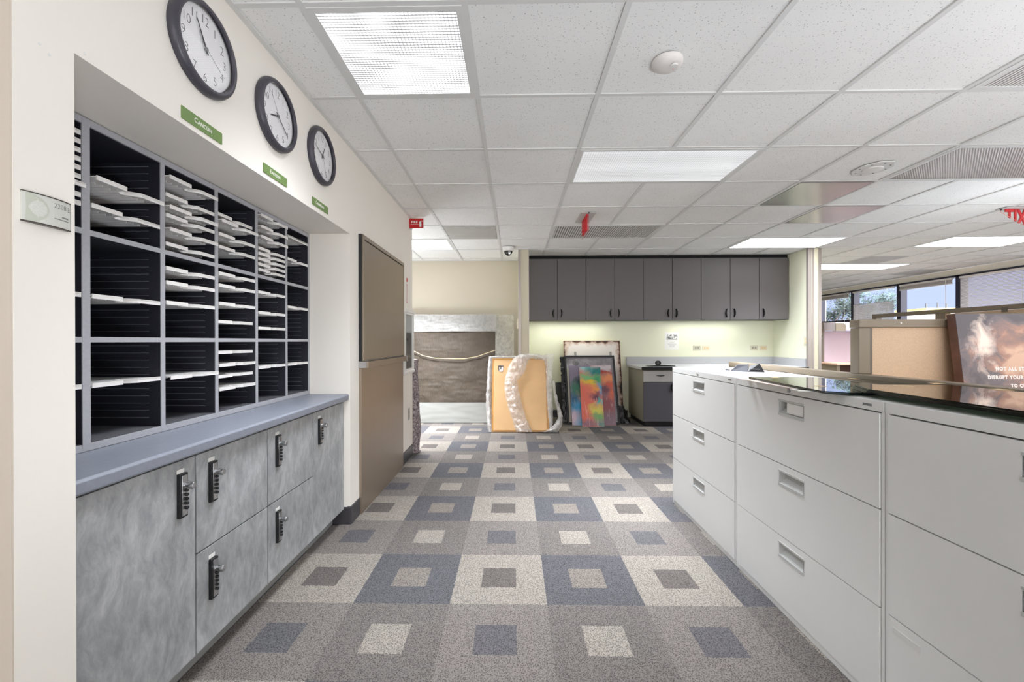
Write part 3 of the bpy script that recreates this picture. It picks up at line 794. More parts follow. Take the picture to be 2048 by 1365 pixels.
MB().box(0, 0.006, -0.028, 0.028, -0.13, 0.13).build('plate', WHITE, r, world=False, bevel=0.001)
MB().box(0.006, 0.0075, -0.020, 0.020, 0.085, 0.122).build('red_symbol', RED, r, world=False)
mb = MB(); mb.box(0.006, 0.0072, -0.022, -0.016, -0.12, 0.06); mb.box(0.006, 0.0072, 0.016, 0.022, -0.12, 0.06); mb.box(0.006, 0.0072, -0.016, 0.016, 0.054, 0.06); mb.box(0.006, 0.0072, -0.016, 0.016, -0.12, -0.114)
mb.build('red_outline', mat('faded red', (196, 120, 116), 0.5), r, world=False)
def outlet(name, label, face, c, w=0.07, h=0.115, horiz=False, cat='wall outlet', tint=(206, 200, 186), jack=False, group=None):
    r = thing(name, label, cat, c, (0, 0, {'x': R(90), '-y': 0, '-x': R(-90)}[face]), group=group)
    if horiz: w, h = h, w
    MB().box(-w / 2, w / 2, -0.006, 0, -h / 2, h / 2).build('cover_plate', mat('plate %s' % (tint,), tint, 0.4), r, world=False, bevel=0.0015)
    s = MB()
    for k in (-1, 1):
        o = 0.02 * k
        if horiz: s.box(o - 0.013, o + 0.013, -0.0085, -0.005, -0.015, 0.015)
        else: s.box(-0.015, 0.015, -0.0085, -0.005, o - 0.013, o + 0.013)
    s.build('socket', mat('socket %s' % jack, (150, 146, 136) if jack else (222, 196, 150), 0.45), r, world=False, bevel=0.001)
outlet('wall_outlet', 'small grey wall outlet low on the left wall end', 'x', (XL, 4.262, 0.45), tint=(170, 166, 160), jack=True)

# ------------------------------------------------------------------ mail niche: sorter, counter, lockers
XN = -1.318
SY = [1.02, 1.2955, 1.584, 1.875, 2.1705, 2.458, 2.733]
ZB, ZM, ZU, ZT = 0.842, 1.187, 1.520, 1.872
XBK = -1.66
r = thing('mail_sorter', 'charcoal and grey mail sorter built into the left wall niche', 'mail sorter', (XN, 1.87, ZB))
MB().box(XBK, XN, SY[0] - 0.008, SY[-1], ZB, ZB + 0.022).build('bottom_panel', SORT, r, bevel=0.001)
MB().box(XBK, XN, SY[0] - 0.008, SY[-1], ZT - 0.022, ZT).build('top_panel', SORT, r, bevel=0.001)
MB().box(XBK + 0.001, XN - 0.006, SY[0], SY[-1], ZT - 0.0235, ZT - 0.022).build('top_dark_sheet', SORTD, r)  # dark sheet added so the underside looks shaded

MB().box(XBK + 0.012, XN - 0.006, SY[0], SY[-1], ZB + 0.022, ZB + 0.0235).build('floor_lining', SORTF, r)
MB().box(XBK - 0.01, XBK, SY[0], SY[-1], ZB, ZT).build('back_panel', SORTD, r)
for k, y in enumerate(SY):
    hw = 0.0125 if k in (1,) else 0.0095
    if k == len(SY) - 1: y0, y1 = y - 0.014, y + 0.004
    elif k == 0: y0, y1 = y - 0.012, y + 0.006
    else: y0, y1 = y - hw, y + hw
    d = MB(); d.box(XBK, XN - 0.003, y0 + 0.0005, y1 - 0.0005, ZB + 0.022, ZT - 0.022, 0); d.box(XN - 0.003, XN + 0.0005, y0, y1, ZB + 0.004, ZT - 0.002, 1)
    z = ZB + 0.055
    while z < ZT - 0.03:
        if abs(z - ZM) > 0.015 and abs(z - ZU) > 0.015:
            d.box(XBK, XN - 0.046, y0 - 0.0018, y0 + 0.001, z - 0.0008, z + 0.0008, 2)
            d.box(XBK, XN - 0.046, y1 - 0.001, y1 + 0.0018, z - 0.0008, z + 0.0008, 2)
        z += 0.0268
    d.build('divider', [SORTD, SORT, RUNN], r)
for z in (ZM, ZU):
    s = MB(); s.box(XBK, XN - 0.004, SY[0], SY[-1] - 0.005, z - 0.007, z + 0.007, 0); s.box(XN - 0.004, XN - 0.0002, SY[0], SY[-1] - 0.005, z - 0.0085, z + 0.0085, 1)
    s.build('fixed_shelf', [SORTD, SORT], r)
# the acrylic trays
def tray_mesh(W, notch=True):
    """front edge at x = 0, left end at y = 0; finger notch in the middle of the front"""
    a, b_ = 0.40 * W, 0.64 * W
    if notch:
        front = [(0, 0), (0, a), (-0.018, a), (-0.036, a + 0.004), (-0.046, a + 0.35 * (b_ - a)), (-0.043, a + 0.55 * (b_ - a)), (-0.028, b_ - 0.018), (-0.006, b_), (-0.004, W)]
    else:
        front = [(0, 0), (0, W)]
    m = MB()
    back = [(-0.315, W), (-0.315, 0)]
    poly = front + back
    m.prism(poly, 'z', 0.009, 0.0125)
    # lip that follows the front edge
    for (p, q) in zip(front[:-1], front[1:]):
        dx, dy = q[0] - p[0], q[1] - p[1]
        L = math.hypot(dx, dy)
        if L < 1e-6: continue
        nx, ny = -dy / L * 0.004, dx / L * 0.004
        if nx > 0: nx, ny = -nx, -ny
        m.prism([p, q, (q[0] + nx, q[1] + ny), (p[0] + nx, p[1] + ny)], 'z', 0.0, 0.0145)
    k = 0.018
    while k < W - 0.01:
        m.box(-0.30, -0.052, k, k + 0.003, 0.002, 0.009); k += 0.026
    return m
tz = dict(A=[(1.813, 0), (1.785, 0), (1.758, 0), (1.731, 0), (1.705, 0), (1.678, 0), (1.651, 1), (1.623, 0), (1.597, 0), (1.319, 0), (1.038, 0)],
          B=[(1.688, 1), (1.602, 0), (1.318, 0), (1.038, 0)],
          C=[(1.801, 1), (1.735, 0), (1.688, 1), (1.657, 0), (1.603, 1), (1.548, 0), (1.455, 0), (1.401, 0), (1.324, 0), (1.038, 1)],
          D=[(1.752, -1), (1.718, 1), (1.659, 0), (1.601, 0), (1.482, 0), (1.428, 0), (1.347, 0), (1.266, -1), (1.126, -1), (1.068, 0), (1.016, -1), (0.96, 0)],
          E=[(1.829, 1), (1.771, 1), (1.719, 1), (1.660, 0), (1.633, 0), (1.605, 0), (1.577, 0), (1.549, 0), (1.432, 0), (1.326, 0), (1.245, 0), (1.040, 0)],
          F=[(1.792, 0), (1.659, 0), (1.378, 0), (1.040, 0)])
ORD = ['first', 'second', 'third', 'fourth', 'fifth', 'sixth', 'seventh', 'eighth', 'ninth', 'tenth', 'eleventh', 'twelfth']
for ci, key in enumerate('ABCDEF'):
    y0, y1 = SY[ci] + 0.0125 + (0.0028 if ci == 1 else 0), SY[ci + 1] - 0.0118 - (0.0034 if ci == 0 else 0)
    if ci == 0: y0 = SY[0] + 0.008
    if ci == 5: y1 = SY[6] - 0.016
    W = y1 - y0
    shared = None; plain = None
    n = len(tz[key])
    for k, (z, st) in enumerate(tz[key]):
        state = {1: ' pulled forward', -1: ' pushed back', 0: ''}[st]
        place = 'at the bottom' if k == n - 1 else 'at the top' if k == 0 else ORD[k] + ' from the top'
        label = 'white letter tray%s, %s of the mail sorter\'s %s column' % (state, place, ('leftmost' if ci == 0 else ORD[ci]))
        nt = not (key == 'F' and k == 0)
        if nt and shared is not None: o = shared.copy(); COL.objects.link(o)
        else:
            o = tray_mesh(W, nt).build('letter_tray', TRAY, world=False)
            if nt: shared = o
        o.location = (XN + 0.004 + {1: 0.016, -1: -0.014, 0: 0}[st], y0, z - 0.002)
        tag(o, label, 'letter tray', 'white letter trays in the mail sorter')

XD = -1.095
o = MB().prism([(XN - 0.35, 0.80), (XL - 0.016, 0.80), (XL - 0.008, 0.806), (XL - 0.006, 0.834), (XL - 0.014, 0.841), (XN - 0.35, 0.841)], 'y', NY0 + 0.001, NY1 - 0.002).build('countertop', CTOP, bevel=0.002)
tag(o, 'long blue grey countertop under the mail sorter', 'countertop')
LY = [NY0 + 0.004, 1.4515, 1.8815, 2.3125, NY1 - 0.004]
WOODE = mat('brown raw door edge', (96, 66, 52), 0.7)
KICK = mat('grey toe kick', (150, 151, 150), 0.55, var=0.05, vscale=30)
def combo_lock(door, y, z):
    m = MB()
    h = 0.072
    m.box(XD, XD + 0.012, y - 0.0165, y + 0.0165, z - h, z + h, 0)
    m.box(XD + 0.012, XD + 0.0135, y - 0.0095, y + 0.0135, z - h + 0.006, z + h - 0.006, 1)
    for k in range(5):
        zz = z - h + 0.030 + 0.0145 * k
        m.lathe([(0.0055, 0.0), (0.0055, 0.007), (0.0045, 0.0085), (0, 0.009)], 'x', (XD + 0.0130, y + 0.0055, zz), 12, 0)
    m.lathe([(0.0075, 0.0), (0.007, 0.012), (0.010, 0.018), (0.0115, 0.026), (0.010, 0.031), (0, 0.032)], 'x', (XD + 0.013, y + 0.003, z + 0.033), 18, 1)
    m.box(XD + 0.022, XD + 0.040, y + 0.001, y + 0.006, z + 0.020, z + 0.046, 1)
    m.build('combination_lock', [BLACK, CHROME], door, bevel=0.0006)
    MB().box(XD, XD + 0.0012, y - 0.0165, y + 0.0145, z + h + 0.001, z + h + 0.014).build('number_label', PAPER, door)
def locker(k, doors, label):
    y0, y1 = LY[k], LY[k + 1]
    r = thing('locker_cabinet', label, 'locker', (XD - 0.25, (y0 + y1) / 2, 0), group='mottled grey lockers under the counter')
    MB().box(XD - 0.5, XD - 0.024, y0 + 0.0015, y1 - 0.0015, 0.095, 0.799).build('carcass', WOODE, r)
    MB().box(XD - 0.5, XD - 0.075, y0, y1, 0.0, 0.095).build('toe_kick', KICK, r)
    spans = [(0.10, 0.788)] if doors == 1 else [(0.448, 0.788), (0.10, 0.443)]
    for (a, b_) in spans:
        d = MB().box(XD - 0.021, XD, y0 + 0.003, y1 - 0.004, a, b_).build('door', MOTTLE, r, bevel=0.001)
        ly = {0: 1.384, 1: 1.528, 2: 1.958, 3: 2.385}[k]
        combo_lock(d, ly, 0.675 if b_ > 0.5 else 0.325)
locker(0, 1, 'mottled grey single-door locker nearest the room sign')
locker(1, 2, 'mottled grey two-door locker beside the nearest single-door one')
locker(2, 2, 'mottled grey two-door locker beside the farthest single-door one')
locker(3, 1, 'mottled grey single-door locker at the far end by the brown panel')

# ------------------------------------------------------------------ filing cabinets on the right
XF, FH, XBK2 = 1.16, 0.987, 1.628
def file_cabinet(y0, y1, label, holder_row=None, handle=True):
    r = thing('filing_cabinet', label, 'filing cabinet', ((XF + XBK2) / 2, (y0 + y1) / 2, 0), group='light grey lateral filing cabinets')
    b = MB()
    b.box(XF + 0.002, XBK2, y0, y0 + 0.012, 0.0, FH - 0.03); b.box(XF + 0.002, XBK2, y1 - 0.012, y1, 0.0, FH - 0.03)
    b.box(XF + 0.002, XBK2, y0 + 0.012, y1 - 0.012, 0.0, 0.028); b.box(XBK2 - 0.01, XBK2, y0 + 0.012, y1 - 0.012, 0.028, FH - 0.03)
    b.box(XF, XBK2, y0, y1, FH - 0.034, FH)
    body = b.build('body', FILE, r, bevel=0.0015)
    MB().box(XF + 0.03, XF + 0.034, y0 + 0.012, y1 - 0.012, 0.028, FH - 0.034).build('drawer_gap_shade', GAPSHADE, r)  # near-black sheet standing in for the shade between drawers
    MB().box(XF - 0.0008, XF + 0.001, y0 + 0.045, y0 + 0.080, FH - 0.021, FH - 0.013).build('badge', mat('grey badge', (120, 120, 120), 0.4), r)
    MB().lathe([(0.009, 0.001), (0.009, -0.004), (0.006, -0.006), (0, -0.006)][::-1], 'x', (XF, y0 + 0.52 * (y1 - y0), FH - 0.018), 16).build('lock_cylinder', CHROME, r)
    d0, d1 = y0 + 0.014, y1 - 0.014
    hy0, hy1 = (y0 + y1) / 2 - 0.078, (y0 + y1) / 2 + 0.078
    for k, (z0, z1) in enumerate(((0.030, 0.331), (0.335, 0.643), (0.647, 0.949))):
        d = MB(); x0, x1 = XF - 0.003, XF + 0.018
        hz0, hz1 = z1 - 0.082, z1 - 0.030
        d.box(x0, x1, d0, hy0, z0, z1); d.box(x0, x1, hy1, d1, z0, z1); d.box(x0, x1, hy0, hy1, z0, hz0); d.box(x0, x1, hy0, hy1, hz1, z1)
        dr = d.build('drawer', FILE, r)
        h = MB()
        h.box(x0 - 0.003, x0 + 0.002, hy0 - 0.003, hy1 + 0.003, hz1 - 0.001, hz1 + 0.006); h.box(x0 - 0.003, x0 + 0.002, hy0 - 0.003, hy1 + 0.003, hz0 - 0.010, hz0 + 0.001)
        h.prism([(x0 + 0.001, hz0), (x0 + 0.010, hz0 + 0.006), (x0 + 0.024, hz0 + 0.020), (x0 + 0.030, hz1 - 0.008), (x0 + 0.030, hz1), (x0 + 0.034, hz1), (x0 + 0.034, hz0 - 0.004), (x0 + 0.001, hz0 - 0.004)], 'y', hy0, hy1)
        h.box(x0, x0 + 0.03, hy0 - 0.002, hy0 + 0.002, hz0, hz1); h.box(x0, x0 + 0.03, hy1 - 0.002, hy1 + 0.002, hz0, hz1)
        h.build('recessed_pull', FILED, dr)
        if k == holder_row:
            g = MB(); g.box(x0 + 0.001, x0 + 0.003, hy0 + 0.004, hy1 - 0.050, hz0 + 0.010, hz1 - 0.004)
            g.build('label_card', PAPER, dr)
            MB().box(x0 - 0.001, x0 + 0.004, hy0, hy1 - 0.052, hz0 + 0.006, hz0 + 0.010).build('card_holder', FILE, dr)
    return r
C2 = file_cabinet(1.3605, 2.2480, 'light grey three-drawer filing cabinet under the overhanging glass sheet', 2)
C1 = file_cabinet(2.2520, 3.144, 'light grey three-drawer filing cabinet at the far end of its row')
C3 = file_cabinet(0.468, 1.3565, 'nearest light grey filing cabinet, cut by the right edge')
MB().box(XF - 0.0042, XF - 0.0030, 1.235, 1.325, 0.285, 0.305).build('strip_label', mat('pale strip', (224, 223, 220), 0.4), C3)

def poly_sheet(poly, z0, z1, label, tapes):
    r = thing('glass_sheet', label, 'glass sheet', (sum(p[0] for p in poly) / len(poly), sum(p[1] for p in poly) / len(poly), z0), group='loose glass sheets on the filing cabinets')
    m = MB(); n = len(poly)
    m.add([(p[0], p[1], z1) for p in poly], [tuple(range(n))], 0)
    m.add([(p[0], p[1], z0) for p in poly], [tuple(range(n))[::-1]], 0)
    v = [(p[0], p[1], z0) for p in poly] + [(p[0], p[1], z1) for p in poly]
    m.add(v, [(i, (i + 1) % n, n + (i + 1) % n, n + i) for i in range(n)], 1)
    m.build('pane', [SHEET, SHEETE], r)
    for (x, y, a, b_, rot) in tapes:
        c, s_ = math.cos(rot), math.sin(rot)
        q = [(-a, -b_), (a, -b_), (a, b_), (-a, b_)]
        MB().prism([(x + c * u - s_ * w_, y + s_ * u + c * w_) for u, w_ in q], 'z', z1 + 0.0002, z1 + 0.0008).build('tape', TAPE, r)
PA = [(1.170, 2.150), (1.105, 1.535), (1.160, 1.500), (1.628, 1.49), (1.632, 2.10)]
poly_sheet(PA, 0.9905, 0.9945, 'bottom pane of the glass stack overhanging the middle filing cabinet', [])
PA2 = [(1.162, 2.135), (1.099, 1.545), (1.152, 1.492), (1.622, 1.482), (1.626, 2.095)]
poly_sheet(PA2, 0.9965, 1.0005, 'upper pane of the glass stack overhanging the middle filing cabinet', [(1.262, 2.085, 0.016, 0.010, 0.0), (1.205, 1.70, 0.018, 0.014, 0.2), (1.585, 2.02, 0.016, 0.016, 0.0)])
PB = [(1.262, 1.620), (1.192, 1.47), (1.172, 1.0), (1.135, 0.30), (1.63, 0.28), (1.635, 1.60)]
for k, (dz, sh) in enumerate(((1.0015, 0.0), (1.0065, -0.006), (1.0115, 0.004))):
    P = [(x + sh, y - abs(sh) * 2) for x, y in PB]
    poly_sheet(P, dz, dz + 0.0045, ['lowest dark glass sheet of the stack at the right edge', 'middle dark glass sheet of the stack at the right edge', 'top glass sheet mirroring the stormy poster at the right edge'][k],
               [(1.392, 1.555, 0.026, 0.012, -0.2), (1.602, 1.65, 0.02, 0.014, 0.0), (1.61, 1.44, 0.02, 0.02, 0.1)] if k == 2 else [])
CARD = mat('pinkish card', (226, 208, 198), 0.7)
def scrap(name, poly, z, label, cat, m):
    o = MB().prism(poly, 'z', z, z + 0.0025).build(name, m); tag(o, label, cat, 'paper scraps under the glass')
scrap('card_strip', [(1.122, 2.075), (1.10, 1.66), (1.20, 1.66), (1.22, 2.075)], 0.9875, 'long pinkish card strip sticking out under the glass', 'card strip', CARD)
scrap('paper_scrap', [(1.108, 2.135), (1.135, 2.10), (1.30, 2.11), (1.28, 2.15)], 0.9875, 'thin pointed paper scrap at the left tip of the glass', 'paper scrap', CARD)
scrap('paper_scrap', [(1.085, 1.700), (1.078, 1.640), (1.25, 1.615), (1.25, 1.655)], 0.9875, 'white folded paper scrap poking out under the glass corner', 'paper scrap', PAPER)

# black desk object on the far filing cabinet
r = thing('card_dispenser', 'small black two-peaked desk stand on the far filing cabinet', 'desk stand', (1.46, 2.70, FH), (0, 0, R(-28)))
DK = mat('charcoal plastic', (58, 58, 64), 0.45)
MB().add([(-0.095, -0.03, 0), (0.002, -0.045, 0), (0.002, 0.045, 0), (-0.095, 0.03, 0), (-0.055, -0.012, 0.041), (0.010, -0.014, 0.046), (0.010, 0.016, 0.046), (-0.055, 0.012, 0.041)],
         [(3, 2, 1, 0), (4, 5, 6, 7), (0, 1, 5, 4), (1, 2, 6, 5), (2, 3, 7, 6), (3, 0, 4, 7)]).build('sloped_body', DK, r, world=False, bevel=0.002)
MB().add([(0.002, -0.045, 0), (0.094, -0.042, 0), (0.094, 0.04, 0), (0.002, 0.045, 0), (0.012, -0.018, 0.034), (0.066, -0.016, 0.052), (0.066, 0.0, 0.052), (0.012, 0.0, 0.034)],
         [(3, 2, 1, 0), (4, 5, 6, 7), (0, 1, 5, 4), (1, 2, 6, 5), (2, 3, 7, 6), (3, 0, 4, 7)]).build('front_stand', BLACK, r, world=False, bevel=0.001)
MB().add([(0.014, -0.0392, 0.016), (0.070, -0.0372, 0.016), (0.0695, -0.0350, 0.0205), (0.0145, -0.0368, 0.0205)], [(0, 1, 2, 3)]).build('silver_strip', CHROME, r, world=False, solid=0.001)
MB().tube([(-0.095, 0, 0.006), (-0.115, 0.002, 0.008), (-0.12, 0.004, 0.006)], 0.005, 8).build('tab', DK, r, world=False)

# ------------------------------------------------------------------ cubicle panels on the right
r = thing('low_partition', 'low taupe partition behind the filing cabinets', 'partition', (1.66, 1.3, 0))
MB().box(1.636, 1.700, -0.6, 3.285, 0.985, 1.020).build('top_cap', TAUPE, r, bevel=0.004)
MB().box(1.642, 1.694, -0.6, 3.24, 0.02, 0.985).build('panel', FABRIC, r)
MB().box(1.638, 1.698, 3.24, 3.285, 0.0, 0.985).build('end_post', TAUPE, r, bevel=0.003)
r = thing('tall_partition', 'tall beige fabric partition with taupe frame, poster leaning on it', 'partition', (2.4, 2.10, 0))
MB().box(1.636, 3.3, 2.052, 2.115, 1.240, 1.280).build('top_cap', TAUPE, r, bevel=0.005)
MB().box(1.702, 3.3, 2.064, 2.103, 0.10, 1.240).build('panel', FABRIC, r)
MB().box(1.638, 1.690, 2.056, 2.111, 1.021, 1.239).build('corner_post', TAUPE, r, bevel=0.003)
MB().box(1.690, 1.704, 2.060, 2.107, 1.021, 1.239).build('post_seam', TAUPED, r)
MB().lathe([(0.004, 0), (0.003, -0.002), (0, -0.0025)], 'y', (1.83, 2.052, 1.262), 10).build('cap_chip', SIGNW, r)
r = thing('glazed_partition', 'distant taupe partition whose left bay is glazed under the cap', 'partition', (3.6, 3.0, 0))
MB().box(3.58, 3.64, 1.4, 4.335, 1.405, 1.440).build('top_cap', TAUPE, r, bevel=0.004)
MB().box(3.585, 3.635, 4.29, 4.335, 0, 1.405).build('post', TAUPE, r); MB().box(3.585, 3.635, 3.62, 3.70, 0, 1.405).build('post', TAUPE, r)
MB().box(3.59, 3.63, 3.70, 4.29, 0.05, 1.16).build('lower_panel', FABRIC, r)
MB().add([(3.61, 3.70, 1.19), (3.61, 4.29, 1.19), (3.61, 4.29, 1.405), (3.61, 3.70, 1.405)], [(0, 1, 2, 3)]).build('pane', GLASS, r)
MB().box(3.585, 3.635, 3.70, 4.29, 1.16, 1.19).build('rail', TAUPE, r)
MB().box(3.59, 3.63, 1.4, 3.62, 0.05, 1.40).build('fabric_panel', FABRIC, r)
MB().box(3.578, 3.58, 3.16, 3.20, 1.385, 1.42).build('clip', TAUPED, r)
DESK = mat('light maple laminate', (214, 176, 152), 0.4, var=0.05, vscale=10)
r = thing('desk_surface', 'desk surface behind the low partition holding the stormy poster', 'desk', (2.5, 1.6, 0.70))
MB().box(1.70, 3.3, 1.25, 2.05, 0.700, 0.730).build('top', DESK, r, bevel=0.003)
MB().box(1.72, 1.76, 1.30, 2.00, 0, 0.70).build('side_panel', TAUPE, r); MB().box(3.24, 3.28, 1.30, 2.00, 0, 0.70).build('side_panel', TAUPE, r)

def storm():
    m, t, b = raw('stormy sky print')
    co = t.coords('Object'); X, Y, Z = t.xyz(co)
    w = t.noise(co, 3.0, 4.0, 0.6, col=True)
    vm = t.new('ShaderNodeVectorMath', operation='MULTIPLY_ADD'); t.l.new(w, vm.inputs[0]); vm.inputs[1].default_value = (0.25, 0.25, 0.25); t.l.new(co, vm.inputs[2])
    n = t.noise(t.scaled(vm.outputs[0], (1, 1, 1.4)), 6.0, 6.0, 0.6, 0.6)
    def blob(cx, cz, rx, rz):
        a = t.math('DIVIDE', t.math('SUBTRACT', X, cx), rx); c = t.math('DIVIDE', t.math('SUBTRACT', Z, cz), rz)
        return t.math('SUBTRACT', 1.0, t.math('SQRT', t.math('ADD', t.math('MULTIPLY', a, a), t.math('MULTIPLY', c, c))))
    g = blob(0.26, 0.36, 0.28, 0.20)
    warm = t.math('ADD', t.math('MULTIPLY', g, 1.05), t.math('MULTIPLY', t.math('SUBTRACT', n, 0.5), 2.2), clamp=True)
    c = t.ramp(warm, [(0.0, lin((88, 81, 85))), (0.25, lin((114, 102, 105))), (0.55, lin((172, 130, 112))), (0.85, lin((214, 176, 150)))])
    g2 = blob(0.115, 0.44, 0.07, 0.115)
    li = t.math('MULTIPLY', t.math('ADD', g2, t.math('MULTIPLY', t.math('SUBTRACT', t.noise(t.scaled(co, (1, 1, 0.7)), 13, 5.0, 0.62, 0.8), 0.5), 3.0)), 1.3, clamp=True)
    g3 = t.math('GREATER_THAN', blob(0.115, 0.44, 0.14, 0.17), 0.0)
    c = t.mix(t.math('MULTIPLY', li, g3), c, lin((250, 228, 214)))
    dk = t.math('MULTIPLY', t.math('SUBTRACT', 0.22, Z), 3.0, clamp=True)
    c = t.mix(t.math('MULTIPLY', dk, 0.6), c, lin((120, 78, 66)))
    t.l.new(c, b.inputs['Base Color']); b.inputs['Roughness'].default_value = 0.4
    return m
STORM = storm()
SIDEW = mat('dark wrapped print edge', (104, 74, 66), 0.5, var=0.35, vscale=9)
r = thing('canvas_poster', 'stormy sky canvas with white words leaning on the tall partition', 'poster', (2.028, 1.930, 0.736), (R(-7.0), 0, 0))
MB().box(0, 0.95, 0.003, 0.040, 0, 0.57).build('canvas_edge', SIDEW, r, world=False)
MB().box(0, 0.95, 0.0, 0.003, 0, 0.57).build('print', STORM, r, world=False)
t = MB()
for (s_, x, z) in (('NOT ALL ST', 0.148, 0.316), ('DISRUPT YOUR', 0.108, 0.278), ('TO CL', 0.205, 0.240)):
    text_into(t, s_, 0.0215, lambda u, v, c, x=x, z=z: (x + u, -0.0006 - c, z + v), align='LEFT', spacing=1.28, sx=0.86, ext=0.0002, offset=0.0013)
t.build('lettering', SIGNW, r, world=False)

# far workstation under the windows
r = thing('workstation', 'far cubicle workstation with overhead bin before the tree window', 'workstation', (6.3, 8.4, 0))
MB().box(6.02, 7.1, 8.10, 8.42, 1.365, 1.525).build('overhead_bin', mat('pale lilac bin', (214, 204, 216), 0.5), r, bevel=0.004)
mb = MB(); mb.prism([(6.015, 1.355), (6.205, 1.355), (6.205, 1.44), (6.19, 1.48), (6.16, 1.502), (6.015, 1.505)], 'y', 8.085, 8.10); mb.build('bin_end', TAUPE, r)
MB().box(5.95, 7.1, 8.44, 8.48, 0.05, 1.36).build('back_panel', FABRICL, r)
MB().box(5.985, 6.025, 8.40, 8.45, 0.0, 1.53).build('upright', TAUPED, r)
MB().box(5.86, 5.985, 8.40, 8.45, 1.28, 1.50).build('bracket', TAUPE, r)
MB().box(5.90, 7.1, 7.9, 8.44, 0.730, 0.762).build('worktop', DESK, r, bevel=0.003)
MB().box(6.05, 7.1, 8.36, 8.42, 0.05, 0.73).build('modesty_panel', mat('dark brown laminate', (88, 56, 46), 0.5), r)
MB().box(5.93, 5.99, 7.95, 8.40, 0.0, 0.73).build('end_panel', TAUPE, r)
mb = MB(); mb.add([(6.06, 8.34, 0.73), (6.28, 8.34, 0.73), (6.06, 8.34, 0.42)], [(0, 1, 2)]); mb.build('gusset', BLACK, r, solid=0.02)

# ------------------------------------------------------------------ alcove: wall cabinets, base cabinets
CX = [0.222 + 0.4175 * k for k in range(9)] + [3.985]
CY0, CZ0, CZ1 = 6.285, 1.486, 2.392
PULL = mat('black bow pull', (14, 14, 16), 0.6, spec=0.2)
def bow_pull(x, z, d, parent):
    """flat crescent pull bulging to side d"""
    pts = [(0, 0.062), (d * 0.010, 0.050), (d * 0.019, 0.028), (d * 0.023, 0.0), (d * 0.019, -0.028), (d * 0.010, -0.050), (0, -0.062), (d * 0.006, -0.028), (d * 0.007, 0.0), (d * 0.006, 0.028)]
    MB().prism([(x + a, z + b_) for a, b_ in pts], 'y', CY0 - 0.046, CY0 - 0.0195).build('handle', PULL, parent)
names = ['first', 'second', 'third', 'fourth']
def wall_cab(ids, sides, label):
    x0, x1 = CX[ids[0]], CX[ids[-1] + 1]
    r = thing('wall_cabinet', label, 'cabinet', ((x0 + x1) / 2, CY0 + 0.18, CZ0), group='dark grey wall cabinets over the alcove counter')
    MB().box(x0 + 0.001, x1 - 0.001, CY0, YB - 0.002, CZ0, CZ1).build('carcass', mat('dark cabinet carcass', (50, 48, 48), 0.6), r)
    for k, sd in zip(ids, sides):
        d = MB().box(CX[k] + 0.003, CX[k + 1] - 0.003, CY0 - 0.02, CY0 - 0.001, CZ0 + 0.002, CZ1 - 0.014).build('door', UPCAB, r, bevel=0.0012)
        if sd > 0: bow_pull(CX[k + 1] - 0.050, CZ0 + 0.098, -1, d)
        else: bow_pull(CX[k] + 0.050, CZ0 + 0.098, 1, d)
wall_cab((0, 1), (1, -1), 'dark grey two-door wall cabinet beside the left alcove column')
wall_cab((2, 3), (1, -1), 'dark grey two-door wall cabinet above the leaning canvases')
wall_cab((4, 5), (1, -1), 'dark grey two-door wall cabinet above the paper notice')
wall_cab((6, 7), (1, -1), 'dark grey two-door wall cabinet above the right-hand outlets')
wall_cab((8,), (-1,), 'dark grey single-door wall cabinet beside the right alcove column')
struct('cabinet_gap_shade', MB().box(0.206, 3.998, CY0 + 0.03, YB - 0.002, CZ1, CEIL), GAPSHADE, world=False)  # black block painted in as the shadow gap over the wall cabinets
UCL = 0.6
for x in (0.85, 2.9):
    l = area_lamp(x, 6.42, 1.0, 0.12, 2.4 * UCL, z=CZ0 - 0.02, col=(0.96, 1, 0.90))

WTOP = mat('pale grey worktop', (198, 198, 200), 0.35)
r = thing('alcove_worktop', 'pale grey worktop with backsplash along the green alcove wall', 'worktop', (2.9, 6.3, 0.78))
MB().box(1.745, 3.997, 5.868, YB - 0.001, 0.785, 0.820).build('top', WTOP, r)
MB().box(1.745, 3.997, 5.855, 5.868, 0.780, 0.822).build('front_edge', mat('black edge band', (24, 24, 26), 0.35), r, bevel=0.002)
MB().box(1.74, 3.98, YB - 0.022, YB - 0.002, 0.820, 0.932).build('backsplash', mat('grey backsplash', (176, 176, 178), 0.4), r)
MB().box(3.975, 3.997, 5.90, YB - 0.022, 0.820, 0.932).build('side_splash', mat('grey backsplash', (176, 176, 178), 0.4), r)
BCAB = mat('charcoal base laminate', (86, 84, 92), 0.45, var=0.06, vscale=120)
DRF = mat('pale drawer laminate', (184, 182, 180), 0.45)
